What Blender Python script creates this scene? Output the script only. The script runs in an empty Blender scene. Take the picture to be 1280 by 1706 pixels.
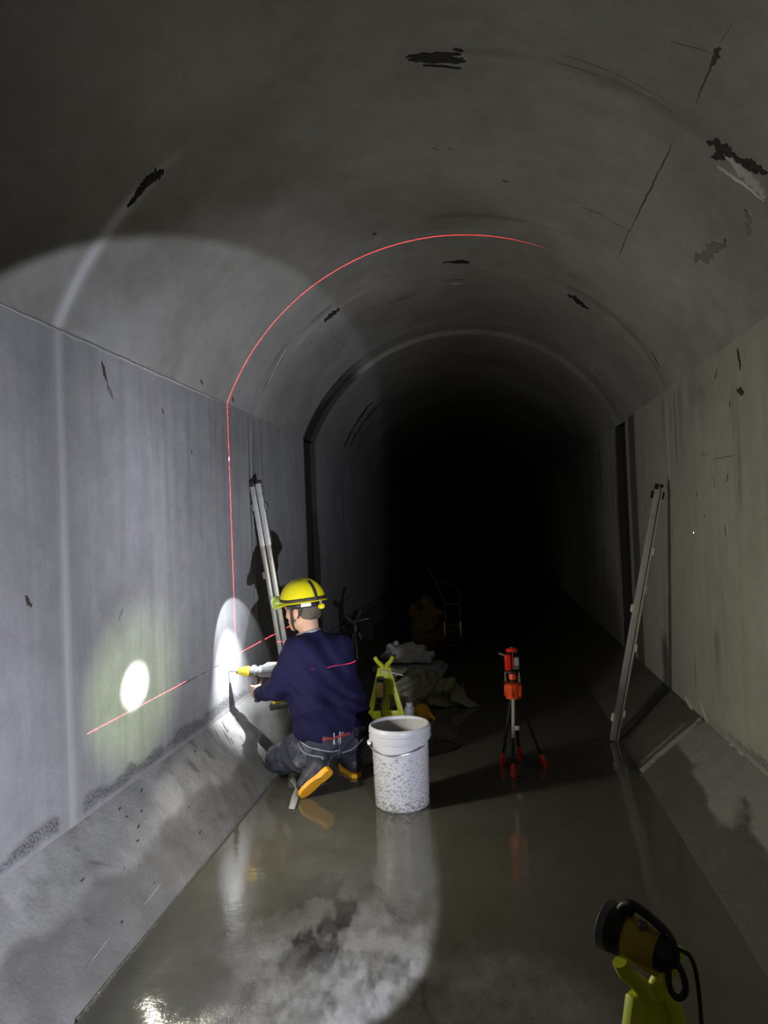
import bpy, bmesh, math, random
import numpy as np
from mathutils import Vector, Matrix

# ------------------------------------------------------------------ camera
YAW, PITCH, ROLL, FPX, CAMH = .1421, .0185, .0384, 1187.0, 1.45
W, H = 1280, 1706
s, c = math.sin, math.cos
FWD = np.array([-s(YAW)*c(PITCH), c(YAW)*c(PITCH), s(PITCH)])
_r = np.array([c(YAW), s(YAW), 0.0]); _u = np.cross(_r, FWD)
RGT = _r*c(ROLL)-_u*s(ROLL); UPV = _u*c(ROLL)+_r*s(ROLL)
CAM = np.array([0, 0, CAMH])
scene = bpy.context.scene
COL = scene.collection
cd = bpy.data.cameras.new('camera'); cam = bpy.data.objects.new('camera', cd); COL.objects.link(cam)
cd.sensor_fit = 'VERTICAL'; cd.sensor_height = 36; cd.lens = FPX/H*36; cd.clip_end = 200; cd.clip_start = .02
m = Matrix(((RGT[0], UPV[0], -FWD[0], 0), (RGT[1], UPV[1], -FWD[1], 0), (RGT[2], UPV[2], -FWD[2], CAMH), (0, 0, 0, 1)))
cam.matrix_world = m
scene.camera = cam

# ------------------------------------------------------------------ world, exposure
w = bpy.data.worlds.new('world'); scene.world = w; w.use_nodes = True
w.node_tree.nodes['Background'].inputs[0].default_value = (0, 0, 0, 1)
w.node_tree.nodes['Background'].inputs[1].default_value = 0
vs = scene.view_settings
vs.view_transform = 'Standard'; vs.look = 'None'; vs.gamma = 1; vs.use_curve_mapping = False
vs.exposure = 0.0
scene.cycles.max_bounces = 6; scene.cycles.diffuse_bounces = 4; scene.cycles.glossy_bounces = 3
scene.cycles.sample_clamp_indirect = 3.0
scene.cycles.use_denoising = True

# ------------------------------------------------------------------ lights
def aim(o, d):
    o.rotation_euler = Vector(d).to_track_quat('-Z', 'Y').to_euler()
def light(name, kind, loc, energy, color, direction=None, **kw):
    l = bpy.data.lights.new(name, kind); l.energy = energy; l.color = color
    for k, v in kw.items(): setattr(l, k, v)
    o = bpy.data.objects.new(name, l); o.location = loc; COL.objects.link(o)
    if direction is not None: aim(o, direction)
    return o
# hand searchlight standing bottom right: wide spill, halo and hot core
LENS = np.array([.232, 1.667, .535]); LAXIS = np.array([-.799, .590, .105]); LAXIS /= np.linalg.norm(LAXIS)
SPOT = LENS+LAXIS*.012
light('searchlight_spill', 'SPOT', SPOT, 128, (.86, .89, 1.0), LAXIS, spot_size=math.radians(86.4), spot_blend=.06, shadow_soft_size=.012)
light('searchlight_fill', 'SPOT', SPOT, 212, (.88, .90, 1.0), np.array([-1.587, 4.3, 2.0])-SPOT, spot_size=math.radians(60), spot_blend=1.0, shadow_soft_size=.012)  # added spot to brighten the farther wall and vault
light('searchlight_halo', 'SPOT', SPOT, 190, (.82, 1.0, .45), LAXIS, spot_size=math.radians(22), spot_blend=1.0, shadow_soft_size=.012)
light('searchlight_core', 'SPOT', SPOT, 2600, (1.0, 1.0, .86), LAXIS, spot_size=math.radians(6.0), spot_blend=1.0, shadow_soft_size=.012)
# added lamp standing in for the beam thrown back by the wall
light('hot_spot_bounce', 'AREA', (-1.545, 2.969, .80), 20, (1.0, .95, .76), (1, .12, .02), shape='ELLIPSE', size=.16, size_y=.22)
# unseen fill lamp added behind the camera to lift the dim lining
light('fill_lamp', 'AREA', (.1, -1.2, 1.5), 1.6, (1.0, .93, .76), (-.1, 1, .28), shape='DISK', size=.5)
# headlamp on the worker's helmet
HLAMP = np.array([-1.258, 4.080, 1.012]); HAXIS = np.array([-.72, .335, -.605])
light('headlamp_beam', 'SPOT', HLAMP, 11, (.93, .96, 1.0), HAXIS, spot_size=math.radians(84), spot_blend=.15, shadow_soft_size=.008)
light('headlamp_core', 'SPOT', HLAMP, 95, (.95, .98, 1.0), np.array([-1.57, 4.18, .50])-HLAMP, spot_size=math.radians(66), spot_blend=1.0, shadow_soft_size=.008)
# cross line laser on the tripod: a red fan upright across the tunnel, a level fan and two dots
LASER = np.array([.030, 4.30, .674])
def laser_lamp(pos, lines=True):
    l = bpy.data.lights.new('laser_lines', 'POINT'); l.energy = 600; l.color = (1, 1, 1); l.shadow_soft_size = 0
    o = bpy.data.objects.new('laser_lines', l); o.location = pos; COL.objects.link(o)
    l.use_nodes = True; nt = l.node_tree; N = nt.nodes; K = nt.links
    em = [n for n in N if n.type == 'EMISSION'][0]
    tc = N.new('ShaderNodeTexCoord'); sx = N.new('ShaderNodeSeparateXYZ'); K.new(tc.outputs['Normal'], sx.inputs[0])
    def mth(op, a, b=None, clamp=False):
        n = N.new('ShaderNodeMath'); n.operation = op; n.use_clamp = clamp
        for i, v in enumerate((a, b)):
            if v is None: continue
            if isinstance(v, (int, float)): n.inputs[i].default_value = v
            else: K.new(v, n.inputs[i])
        return n.outputs[0]
    x, y, z = sx.outputs
    def line(v, wd): return mth('LESS_THAN', mth('ABSOLUTE', v), wd)
    # upright fan: fades out past the crown on the right
    fade = mth('MULTIPLY', mth('SUBTRACT', .17, x), 3.2, True)
    up = mth('MULTIPLY', line(y, .0013), mth('MULTIPLY', fade, mth('GREATER_THAN', z, -.2)))
    flat = mth('MULTIPLY', line(z, .0011), mth('MULTIPLY', mth('LESS_THAN', x, .1), mth('MULTIPLY', mth('GREATER_THAN', y, -.72), mth('LESS_THAN', y, .72))))
    def dot(d, r):
        d = np.array(d)/np.linalg.norm(d)
        a = mth('ADD', mth('ADD', mth('MULTIPLY', x, float(d[0])), mth('MULTIPLY', y, float(d[1]))), mth('MULTIPLY', z, float(d[2])))
        return mth('GREATER_THAN', a, math.cos(r))
    dl = mth('MULTIPLY', dot(np.array([-1.587, 4.30, 1.905])-pos, .0048), 8.0)
    dr = mth('MULTIPLY', dot(np.array([1.184, 4.335, 1.339])-pos, .004), 5.0)
    tot = mth('ADD', mth('ADD', up, flat), dl) if lines else dr
    st = mth('MULTIPLY', tot, 7.5)
    em.inputs['Color'].default_value = (1.0, .035, .05, 1)
    K.new(st, em.inputs['Strength'])
laser_lamp(LASER)
laser_lamp(LASER+np.array([.165, 0, .0]), False)

# ------------------------------------------------------------------ helpers
def ray(px, py): return FWD+RGT*(px-640)/FPX-UPV*(py-853)/FPX
def at(px, py, d=None, X=None, Y=None, Z=None):
    v = ray(px, py)
    t = d if d is not None else (X/v[0] if X is not None else (Y/v[1] if Y is not None else (Z-CAMH)/v[2]))
    return CAM+v*t
ORG = {}
def put(o, parent=None):
    COL.objects.link(o)
    if parent is not None: o.parent = parent
    return o
def tag(o, label=None, cat=None, group=None, kind=None):
    for k, v in (('label', label), ('category', cat), ('group', group), ('kind', kind)):
        if v: o[k] = v
    return o
def thing(name, label, cat, loc=(0, 0, 0), rz=0, group=None):
    o = bpy.data.objects.new(name, None); o.empty_display_size = .05
    o.location = loc; o.rotation_euler = (0, 0, rz); put(o); ORG[o.name] = np.array(loc, float)
    return tag(o, label, cat, group)
def mk(name, V, Fc, mat, parent=None, smooth=True, sharp=.7, local=False, label=None):
    V = np.array(V, float)
    if parent is not None:
        org = ORG.get(parent.name, np.zeros(3))
        if not local: V = V-org
    me = bpy.data.meshes.new(name); me.from_pydata(V.tolist(), [], [tuple(int(i) for i in f) for f in Fc]); me.update()
    if smooth:
        me.polygons.foreach_set('use_smooth', [True]*len(me.polygons))
        if sharp: me.set_sharp_from_angle(angle=sharp)
    if mat: me.materials.append(mat)
    o = put(bpy.data.objects.new(name, me), parent)
    ORG[o.name] = ORG.get(parent.name, np.zeros(3)) if parent is not None else np.zeros(3)
    if label: o['label'] = label
    return o
class MB:
    def __init__(s_): s_.V = []; s_.F = []
    def add(s_, V, F):
        b = len(s_.V); s_.V += [tuple(map(float, v)) for v in V]; s_.F += [tuple(int(i)+b for i in f) for f in F]; return s_
    def box(s_, ctr, size, M=None, bev=.0):
        bm = bmesh.new(); bmesh.ops.create_cube(bm, size=1)
        for v in bm.verts: v.co = Vector((v.co.x*size[0], v.co.y*size[1], v.co.z*size[2]))
        if bev: bmesh.ops.bevel(bm, geom=bm.edges[:], offset=bev, segments=2, profile=.5, affect='EDGES')
        bm.verts.ensure_lookup_table()
        V = np.array([v.co[:] for v in bm.verts]); Fc = [[v.index for v in f.verts] for f in bm.faces]; bm.free()
        if M is not None: V = V@np.array(M).T
        return s_.add(V+np.array(ctr), Fc)
    def bar(s_, a, b, w_, h_, up=(0, 0, 1), bev=.002, w2=None, h2=None):
        """rectangular bar from a to b, optionally tapered"""
        a = np.array(a, float); b = np.array(b, float); t = b-a; L_ = np.linalg.norm(t); t /= L_
        u = np.array(up, float); x = np.cross(t, u)
        if np.linalg.norm(x) < 1e-4: x = np.cross(t, (1, 0, 0))
        x /= np.linalg.norm(x); y = np.cross(x, t)
        w2 = w_ if w2 is None else w2; h2 = h_ if h2 is None else h2
        bm = bmesh.new(); bmesh.ops.create_cube(bm, size=1)
        for v in bm.verts:
            f = v.co.z+.5
            v.co = Vector((v.co.x*(w_+(w2-w_)*f), v.co.y*(h_+(h2-h_)*f), f*L_))
        if bev: bmesh.ops.bevel(bm, geom=bm.edges[:], offset=bev, segments=2, profile=.5, affect='EDGES')
        V = np.array([v.co[:] for v in bm.verts]); Fc = [[v.index for v in f.verts] for f in bm.faces]; bm.free()
        return s_.add(a+V[:, :1]*x+V[:, 1:2]*y+V[:, 2:]*t, Fc)
    def tube(s_, pts, rad, n=10, closed=False, cap=True):
        P = np.array(pts, float); k = len(P); R_ = np.broadcast_to(np.array(rad, float), (k,))
        T = np.gradient(P, axis=0) if not closed else np.roll(P, -1, 0)-np.roll(P, 1, 0)
        T /= np.linalg.norm(T, axis=1)[:, None]+1e-12
        nrm = np.cross(T[0], (0, 0, 1));
        if np.linalg.norm(nrm) < 1e-3: nrm = np.cross(T[0], (1, 0, 0))
        V = []
        for i in range(k):
            nrm = nrm-T[i]*(nrm@T[i]); nrm /= np.linalg.norm(nrm); bn = np.cross(T[i], nrm)
            for j in range(n):
                a = 2*math.pi*j/n; V.append(P[i]+R_[i]*(math.cos(a)*nrm+math.sin(a)*bn))
        F = []
        for i in range(k if closed else k-1):
            for j in range(n):
                i2 = (i+1) % k; F.append((i*n+j, i*n+(j+1) % n, i2*n+(j+1) % n, i2*n+j))
        if cap and not closed: F.append(tuple(range(n))[::-1]); F.append(tuple((k-1)*n+j for j in range(n)))
        return s_.add(V, F)
    def lathe(s_, prof, ctr=(0, 0, 0), axis=(0, 0, 1), n=32, cap0=False, cap1=False):
        ax = np.array(axis, float); ax /= np.linalg.norm(ax)
        x = np.cross(ax, (0, 1, 0)) if abs(ax[1]) < .9 else np.cross(ax, (1, 0, 0)); x /= np.linalg.norm(x); y = np.cross(ax, x)
        V = []; k = len(prof)
        for r, z in prof:
            for j in range(n):
                a = 2*math.pi*j/n; V.append(np.array(ctr)+ax*z+r*(math.cos(a)*x+math.sin(a)*y))
        F = [(i*n+j, i*n+(j+1) % n, (i+1)*n+(j+1) % n, (i+1)*n+j) for i in range(k-1) for j in range(n)]
        if cap0: F.append(tuple(range(n))[::-1])
        if cap1: F.append(tuple((k-1)*n+j for j in range(n)))
        return s_.add(V, F)
    def build(s_, name, mat, parent=None, **kw): return mk(name, s_.V, s_.F, mat, parent, **kw)
def copy_tree(o, parent=None):
    q = o.copy(); COL.objects.link(q)
    if parent is not None: q.parent = parent
    for ch in list(o.children): copy_tree(ch, q)
    return q
def spline(pts, n=8):
    P = np.array(pts, float); out = []
    Q = np.vstack([2*P[0]-P[1], P, 2*P[-1]-P[-2]])
    for i in range(1, len(Q)-2):
        for t in np.linspace(0, 1, n, endpoint=False):
            a, b, c_, d = Q[i-1:i+3]
            out.append(.5*((2*b)+(-a+c_)*t+(2*a-5*b+4*c_-d)*t*t+(-a+3*b-3*c_+d)*t**3))
    out.append(P[-1]); return np.array(out)
def vnoise(x, y, seed=0):
    x = np.asarray(x, float); y = np.asarray(y, float)
    def hsh(i, j): 
        v = np.sin(i*127.1+j*311.7+seed*74.7)*43758.5453; return v-np.floor(v)
    xi = np.floor(x); yi = np.floor(y); fx = x-xi; fy = y-yi
    fx = fx*fx*(3-2*fx); fy = fy*fy*(3-2*fy)
    return (hsh(xi, yi)*(1-fx)+hsh(xi+1, yi)*fx)*(1-fy)+(hsh(xi, yi+1)*(1-fx)+hsh(xi+1, yi+1)*fx)*fy
def fbm(x, y, seed=0, o=4):
    v = 0; a = .5; f = 1
    for k in range(o): v = v+a*vnoise(x*f, y*f, seed+k*13); a *= .5; f *= 2.1
    return v/(1-.5**o)
def sstep(a, b, x):
    t = np.clip((x-a)/(b-a), 0, 1); return t*t*(3-2*t)
# --- signed distance bodies -> one continuous skin (surface nets)
class SDF:
    def __init__(s_, lo, hi, res):
        s_.lo = np.array(lo, float); s_.res = res
        s_.n = np.ceil((np.array(hi)-s_.lo)/res).astype(int)+1
        s_.F = np.full(s_.n, 1.0, np.float32)
    def _win(s_, lo, hi, pad):
        a = np.clip(np.floor((np.array(lo)-pad-s_.lo)/s_.res).astype(int), 0, s_.n); b = np.clip(np.ceil((np.array(hi)+pad-s_.lo)/s_.res).astype(int)+1, 0, s_.n)
        sl = tuple(slice(i, j) for i, j in zip(a, b))
        ax = [s_.lo[k]+s_.res*np.arange(a[k], b[k]) for k in range(3)]
        return sl, np.meshgrid(*ax, indexing='ij')
    def _mix(s_, sl, d, k):
        f = s_.F[sl]; d = d.astype(np.float32)
        if k > 0:
            h_ = np.clip(.5+.5*(f-d)/k, 0, 1); s_.F[sl] = f*(1-h_)+d*h_-k*h_*(1-h_)
        else: s_.F[sl] = np.minimum(f, d)
    def cap(s_, a, b, ra, rb=None, k=.02):
        rb = ra if rb is None else rb
        a = np.array(a, float); b = np.array(b, float); r = max(ra, rb)
        sl, (X, Y, Z) = s_._win(np.minimum(a, b)-r, np.maximum(a, b)+r, 2*k+3*s_.res)
        ab = b-a; t = np.clip(((X-a[0])*ab[0]+(Y-a[1])*ab[1]+(Z-a[2])*ab[2])/max(ab@ab, 1e-9), 0, 1)
        d = np.sqrt((X-a[0]-t*ab[0])**2+(Y-a[1]-t*ab[1])**2+(Z-a[2]-t*ab[2])**2)-(ra+(rb-ra)*t)
        s_._mix(sl, d, k); return s_
    def ell(s_, ctr, rad, M=None, k=.02):
        ctr = np.array(ctr, float); rad = np.array(rad, float); r = rad.max()
        sl, (X, Y, Z) = s_._win(ctr-r, ctr+r, 2*k+3*s_.res)
        P = np.stack([X-ctr[0], Y-ctr[1], Z-ctr[2]], -1)
        if M is not None: P = P@np.array(M)          # columns of M are the local axes
        q = np.sqrt(((P/rad)**2).sum(-1)); q2 = np.sqrt(((P/rad**2)**2).sum(-1))+1e-9
        s_._mix(sl, q*(q-1)/q2, k); return s_
    def cut(s_, p, n):
        """remove the side n points to"""
        n = np.array(n, float); n /= np.linalg.norm(n)
        ax = [s_.lo[k]+s_.res*np.arange(s_.n[k]) for k in range(3)]
        X, Y, Z = np.meshgrid(*ax, indexing='ij')
        s_.F = np.maximum(s_.F, ((X-p[0])*n[0]+(Y-p[1])*n[1]+(Z-p[2])*n[2]).astype(np.float32)); return s_
    def grid(s_):
        ax = [s_.lo[k]+s_.res*np.arange(s_.n[k]) for k in range(3)]
        return np.meshgrid(*ax, indexing='ij')
    def mesh(s_, smooth=2):
        F = s_.F; n = np.array(F.shape)-1
        ins = F < 0
        def cc(A, i, j, k): return A[i:i+n[0], j:j+n[1], k:k+n[2]]
        cnt = np.zeros(n, np.int8)
        for i in (0, 1):
            for j in (0, 1):
                for k in (0, 1): cnt += cc(ins, i, j, k)
        act = (cnt > 0) & (cnt < 8); idx = np.argwhere(act); I = idx.T
        acc = np.zeros((len(idx), 3)); num = np.zeros(len(idx))
        cs = [(i, j, k) for i in (0, 1) for j in (0, 1) for k in (0, 1)]
        for a in cs:
            for ax in range(3):
                if a[ax]: continue
                b = list(a); b[ax] = 1
                fa = F[I[0]+a[0], I[1]+a[1], I[2]+a[2]]; fb = F[I[0]+b[0], I[1]+b[1], I[2]+b[2]]
                mk_ = (fa < 0) != (fb < 0); t = np.where(mk_, fa/(fa-fb+1e-12), 0)
                p = np.array(a, float)[None]+np.zeros((len(idx), 3)); p[:, ax] += t
                acc += p*mk_[:, None]; num += mk_
        V = s_.lo+s_.res*(idx+acc/num[:, None])
        vid = np.full(n, -1, np.int64); vid[act] = np.arange(len(idx))
        Q = []
        for ax in range(3):
            o1, o2 = (ax+1) % 3, (ax+2) % 3
            sl0 = [slice(1, n[d]) for d in range(3)]; sl0[ax] = slice(0, n[ax])
            sl1 = list(sl0); sl1[ax] = slice(1, n[ax]+1)
            A = ins[tuple(sl0)]; B = ins[tuple(sl1)]; base = np.array([1, 1, 1]); base[ax] = 0
            for flip, M_ in ((False, A & ~B), (True, ~A & B)):
                g = np.argwhere(M_)+base
                if not len(g): continue
                e1 = np.zeros(3, int); e1[o1] = 1; e2 = np.zeros(3, int); e2[o2] = 1
                q = np.stack([vid[tuple((g-x_).T)] for x_ in (e1+e2, e2, 0*e1, e1)], 1)
                Q.append(q[:, ::-1] if flip else q)
        Q = np.concatenate(Q); Q = Q[(Q >= 0).all(1)]
        e = np.concatenate([Q[:, [0, 1]], Q[:, [1, 2]], Q[:, [2, 3]], Q[:, [3, 0]]])
        for _ in range(smooth):
            S = np.zeros_like(V); N_ = np.zeros(len(V))
            for d in range(3):
                S[:, d] = np.bincount(e[:, 0], V[e[:, 1], d], len(V))+np.bincount(e[:, 1], V[e[:, 0], d], len(V))
            N_ = np.bincount(e[:, 0], minlength=len(V))+np.bincount(e[:, 1], minlength=len(V))
            V = .4*V+.6*S/np.maximum(N_, 1)[:, None]
        return V, Q

# ------------------------------------------------------------------ materials
def mat(name, col, rough=.6, metal=0., var=.15, nscale=20., bump=0., bscale=60., emit=None, spec=.5, dirt=None, dscale=30., dcover=.5, alpha=None, coat=0.):
    """noise-varied principled material; dirt = second colour in blotches"""
    M = bpy.data.materials.new(name); M.use_nodes = True; nt = M.node_tree; N = nt.nodes; K = nt.links
    b = N['Principled BSDF']; b.inputs['Metallic'].default_value = metal
    b.inputs['Specular IOR Level'].default_value = spec
    tc = N.new('ShaderNodeTexCoord')
    no = N.new('ShaderNodeTexNoise'); no.inputs['Scale'].default_value = nscale; no.inputs['Detail'].default_value = 4
    K.new(tc.outputs['Object'], no.inputs['Vector'])
    mx = N.new('ShaderNodeMix'); mx.data_type = 'RGBA'
    mx.inputs[6].default_value = (*[max(0, v*(1-var)) for v in col], 1); mx.inputs[7].default_value = (*[min(1, v*(1+var)) for v in col], 1)
    K.new(no.outputs['Fac'], mx.inputs[0]); out = mx.outputs[2]
    if dirt is not None:
        n2 = N.new('ShaderNodeTexNoise'); n2.inputs['Scale'].default_value = dscale; n2.inputs['Detail'].default_value = 6; n2.inputs['Roughness'].default_value = .65
        K.new(tc.outputs['Object'], n2.inputs['Vector'])
        rp = N.new('ShaderNodeMapRange'); rp.inputs[1].default_value = 1-dcover-.08; rp.inputs[2].default_value = 1-dcover+.08; K.new(n2.outputs['Fac'], rp.inputs[0])
        m2 = N.new('ShaderNodeMix'); m2.data_type = 'RGBA'; m2.inputs[7].default_value = (*dirt, 1)
        K.new(rp.outputs[0], m2.inputs[0]); K.new(out, m2.inputs[6]); out = m2.outputs[2]
    K.new(out, b.inputs['Base Color'])
    rr = N.new('ShaderNodeMapRange'); rr.inputs[3].default_value = max(0, rough-.08); rr.inputs[4].default_value = min(1, rough+.08)
    K.new(no.outputs['Fac'], rr.inputs[0]); K.new(rr.outputs[0], b.inputs['Roughness'])
    if coat: b.inputs['Coat Weight'].default_value = coat
    if bump:
        n3 = N.new('ShaderNodeTexNoise'); n3.inputs['Scale'].default_value = bscale; n3.inputs['Detail'].default_value = 5
        K.new(tc.outputs['Object'], n3.inputs['Vector'])
        bp = N.new('ShaderNodeBump'); bp.inputs['Strength'].default_value = bump; bp.inputs['Distance'].default_value = .01
        K.new(n3.outputs['Fac'], bp.inputs['Height']); K.new(bp.outputs[0], b.inputs['Normal'])
    if emit:
        b.inputs['Emission Color'].default_value = (*emit[0], 1); b.inputs['Emission Strength'].default_value = emit[1]
    return M
def concrete(name, lo, hi, streak=1.0, rough=.72, bump=.25, floor=False, tint=(1, 1, 1)):
    M = bpy.data.materials.new(name); M.use_nodes = True; nt = M.node_tree; N = nt.nodes; K = nt.links
    b = N['Principled BSDF']; tc = N.new('ShaderNodeTexCoord')
    def noise(scale, detail=5, rg=.55, stretch=None):
        n = N.new('ShaderNodeTexNoise'); n.inputs['Scale'].default_value = scale; n.inputs['Detail'].default_value = detail; n.inputs['Roughness'].default_value = rg
        if stretch:
            mp = N.new('ShaderNodeMapping'); mp.inputs['Scale'].default_value = stretch; K.new(tc.outputs['Object'], mp.inputs[0]); K.new(mp.outputs[0], n.inputs['Vector'])
        else: K.new(tc.outputs['Object'], n.inputs['Vector'])
        return n.outputs['Fac']
    def mix(f, a, b_):
        n = N.new('ShaderNodeMix'); n.data_type = 'RGBA'
        for i, v in ((0, f), (6, a), (7, b_)):
            if isinstance(v, tuple): n.inputs[i].default_value = (*v, 1)
            elif isinstance(v, (int, float)): n.inputs[i].default_value = v
            else: K.new(v, n.inputs[i])
        return n.outputs[2]
    def rng(v, a, b_, c_=0, d=1):
        n = N.new('ShaderNodeMapRange'); K.new(v, n.inputs[0])
        for i, x in enumerate((a, b_, c_, d)): n.inputs[i+1].default_value = x
        return n.outputs[0]
    def mth(op, a, b_):
        n = N.new('ShaderNodeMath'); n.operation = op
        for i, v in enumerate((a, b_)):
            if isinstance(v, (int, float)): n.inputs[i].default_value = v
            else: K.new(v, n.inputs[i])
        return n.outputs[0]
    def attr(nm):
        n = N.new('ShaderNodeAttribute'); n.attribute_name = nm; return n.outputs['Fac']
    big = noise(1.3, 6, .6); med = noise(9, 6, .65); fine = noise(70, 4, .6)
    f = mth('ADD', mth('MULTIPLY', big, .55), mth('MULTIPLY', med, .45))
    col = mix(rng(f, .32, .66), lo, hi)
    if streak:
        st = noise(1, 5, .6, (0.7, 9, .55)); col = mix(mth('MULTIPLY', rng(st, .5, .75), .45*streak), col, tuple(v*.62 for v in lo))
        st2 = noise(1, 4, .5, (0.7, 14, .35)); col = mix(mth('MULTIPLY', rng(st2, .56, .78), .35*streak), col, tuple(min(1, v*1.3) for v in hi))
    col = mix(mth('MULTIPLY', rng(fine, .35, .7), .22), col, tuple(v*.7 for v in lo))
    # pebbly band where the formwork leaked
    vo = N.new('ShaderNodeTexVoronoi'); vo.inputs['Scale'].default_value = 120; K.new(tc.outputs['Object'], vo.inputs['Vector'])
    peb = mix(rng(vo.outputs['Distance'], .1, .75), (.30, .29, .30), (.05, .05, .052))
    rb = attr('rough_band'); col = mix(mth('MULTIPLY', rb, .85), col, peb)
    col = mix(attr('dark'), col, (.018, .017, .014))
    col = mix(attr('light'), col, (.52, .52, .53))
    wet = attr('wet')
    if floor: col = mix(mth('MULTIPLY', wet, .75), col, (.060, .055, .036))
    else: col = mix(mth('MULTIPLY', wet, .7), col, (.085, .08, .07))
    K.new(col, b.inputs['Base Color'])
    if floor:
        r0 = rng(med, .3, .7, .20, .48); mxr = N.new('ShaderNodeMix'); K.new(wet, mxr.inputs[0]); K.new(r0, mxr.inputs[2]); mxr.inputs[3].default_value = .035
        K.new(mxr.outputs[0], b.inputs['Roughness'])
        b.inputs['Specular IOR Level'].default_value = .6
    else:
        mxr = N.new('ShaderNodeMix'); K.new(wet, mxr.inputs[0]); mxr.inputs[2].default_value = rough; mxr.inputs[3].default_value = .38; K.new(mxr.outputs[0], b.inputs['Roughness'])
        b.inputs['Specular IOR Level'].default_value = .35
    hgt = mth('ADD', mth('MULTIPLY', fine, .35), mth('ADD', mth('MULTIPLY', med, .8), mth('MULTIPLY', mth('MULTIPLY', vo.outputs['Distance'], rb), 2.0)))
    bp = N.new('ShaderNodeBump'); bp.inputs['Distance'].default_value = .012
    if floor:
        rip = noise(1, 3, .5, (16, 34, 1)); dry = mth('MULTIPLY', hgt, 1.0)
        mh = N.new('ShaderNodeMix'); K.new(wet, mh.inputs[0]); K.new(dry, mh.inputs[2]); K.new(mth('ADD', mth('MULTIPLY', rip, .075), mth('MULTIPLY', med, .035)), mh.inputs[3]); hgt = mh.outputs[0]
    bp.inputs['Strength'].default_value = bump
    K.new(hgt, bp.inputs['Height']); K.new(bp.outputs[0], b.inputs['Normal'])
    return M

C_WALL = concrete('concrete_wall', (.25, .25, .258), (.385, .388, .41), .8)
C_WALLR = concrete('concrete_wall_warm', (.27, .262, .225), (.385, .375, .33), .7)
C_CEIL = concrete('concrete_vault', (.20, .195, .18), (.315, .31, .295), 0)
C_TRIM = concrete('concrete_haunch', (.19, .185, .18), (.40, .395, .395), 0, bump=.9)
C_TRIMR = concrete('concrete_haunch_dark', (.085, .077, .058), (.19, .18, .145), 0, bump=.9)  # darker, browner mix for the right haunch
C_FLOOR = concrete('wet_concrete_floor', (.115, .11, .098), (.20, .197, .19), 0, floor=True, bump=.45)
M_TAR = mat('black_sealant', (.014, .013, .011), .75, var=.5, bump=.6, bscale=40)
M_PIT = mat('pit_shadow_grime', (.03, .028, .024), .9, var=.4)
M_MORTAR = mat('pale_mortar', (.62, .62, .64), .8, var=.2, nscale=14, bump=.4, bscale=50)
M_MORTARD = mat('grey_mortar', (.40, .40, .37), .85, var=.25, nscale=14, bump=.4, bscale=50)
M_CRACK = mat('crack_grime', (.05, .046, .038), .9, var=.4)
M_STAIN = mat('faint_joint_stain', (.16, .155, .14), .85, var=.3, nscale=8)
M_SPRING = mat('springline_mortar', (.36, .36, .365), .85, var=.25, nscale=14, bump=.4, bscale=50)
M_FILLET = mat('glossy_fillet', (.10, .095, .085), .18, var=.3, bump=.5, bscale=40)  # for the fillet added to catch glints
M_RIDGE = mat('torn_mortar', (.24, .235, .205), .85, var=.4, nscale=22, bump=.7, bscale=40)
M_RUST = mat('olive_stain', (.12, .10, .055), .85, var=.4, nscale=8)

# ------------------------------------------------------------------ tunnel
TL, TR, ZBL, ZBR, ZS, ZC, FL, FR = 1.5875, 1.1836, .3586, .2742, 2.2545, 3.187, 1.2796, .8083
XC = (TR-TL)/2; HW = (TL+TR)/2; RISE = ZC-ZS; RA = (HW*HW+RISE*RISE)/2/RISE; Z0 = ZC-RA
TH0 = math.asin(HW/RA)
YS = np.unique(np.concatenate([np.arange(-2.0, 1.2, .1), np.arange(1.2, 7.2, .022), np.arange(7.2, 12, .06), np.arange(12, 42.1, .5), [6.199, 6.201, 6.599, 6.601]]))
def groove(Y): return np.where((Y > 6.2) & (Y < 6.6), .045, 0)
def grid_mesh(name, P, mat_, attrs, flip=False, parent=None):
    n, k = P.shape[:2]
    a = np.arange(n*k).reshape(n, k)
    Q = np.stack([a[:-1, :-1], a[1:, :-1], a[1:, 1:], a[:-1, 1:]], -1).reshape(-1, 4)
    if flip: Q = Q[:, ::-1]
    me = bpy.data.meshes.new(name); V = P.reshape(-1, 3)
    me.vertices.add(len(V)); me.vertices.foreach_set('co', V.astype(np.float32).ravel())
    me.loops.add(Q.size); me.loops.foreach_set('vertex_index', Q.astype(np.int32).ravel())
    me.polygons.add(len(Q)); me.polygons.foreach_set('loop_start', np.arange(0, Q.size, 4, dtype=np.int32))
    me.update(calc_edges=True); me.validate()
    me.polygons.foreach_set('use_smooth', [True]*len(me.polygons)); me.set_sharp_from_angle(angle=.6)
    for nm in ('dark', 'light', 'wet', 'rough_band'):
        A = me.attributes.new(nm, 'FLOAT', 'POINT')
        v = attrs.get(nm); v = np.zeros(len(V)) if v is None else np.clip(np.broadcast_to(v, (n, k)), 0, 1).ravel()
        A.data.foreach_set('value', v.astype(np.float32))
    me.materials.append(mat_)
    o = put(bpy.data.objects.new(name, me), parent); ORG[o.name] = np.zeros(3); o['kind'] = 'structure'
    return o
def streaks(Y, Z, yc, wd, zt, zb, seed, amt=1.):
    """vertical runs hanging from zt to zb around yc"""
    n = fbm(Y*30, Z*1.2, seed); return amt*np.exp(-((Y-yc)/wd)**2)*sstep(zb, zb+.5, Z)*sstep(zt+.02, zt-.08, Z)*sstep(.42, .62, n)
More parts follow.
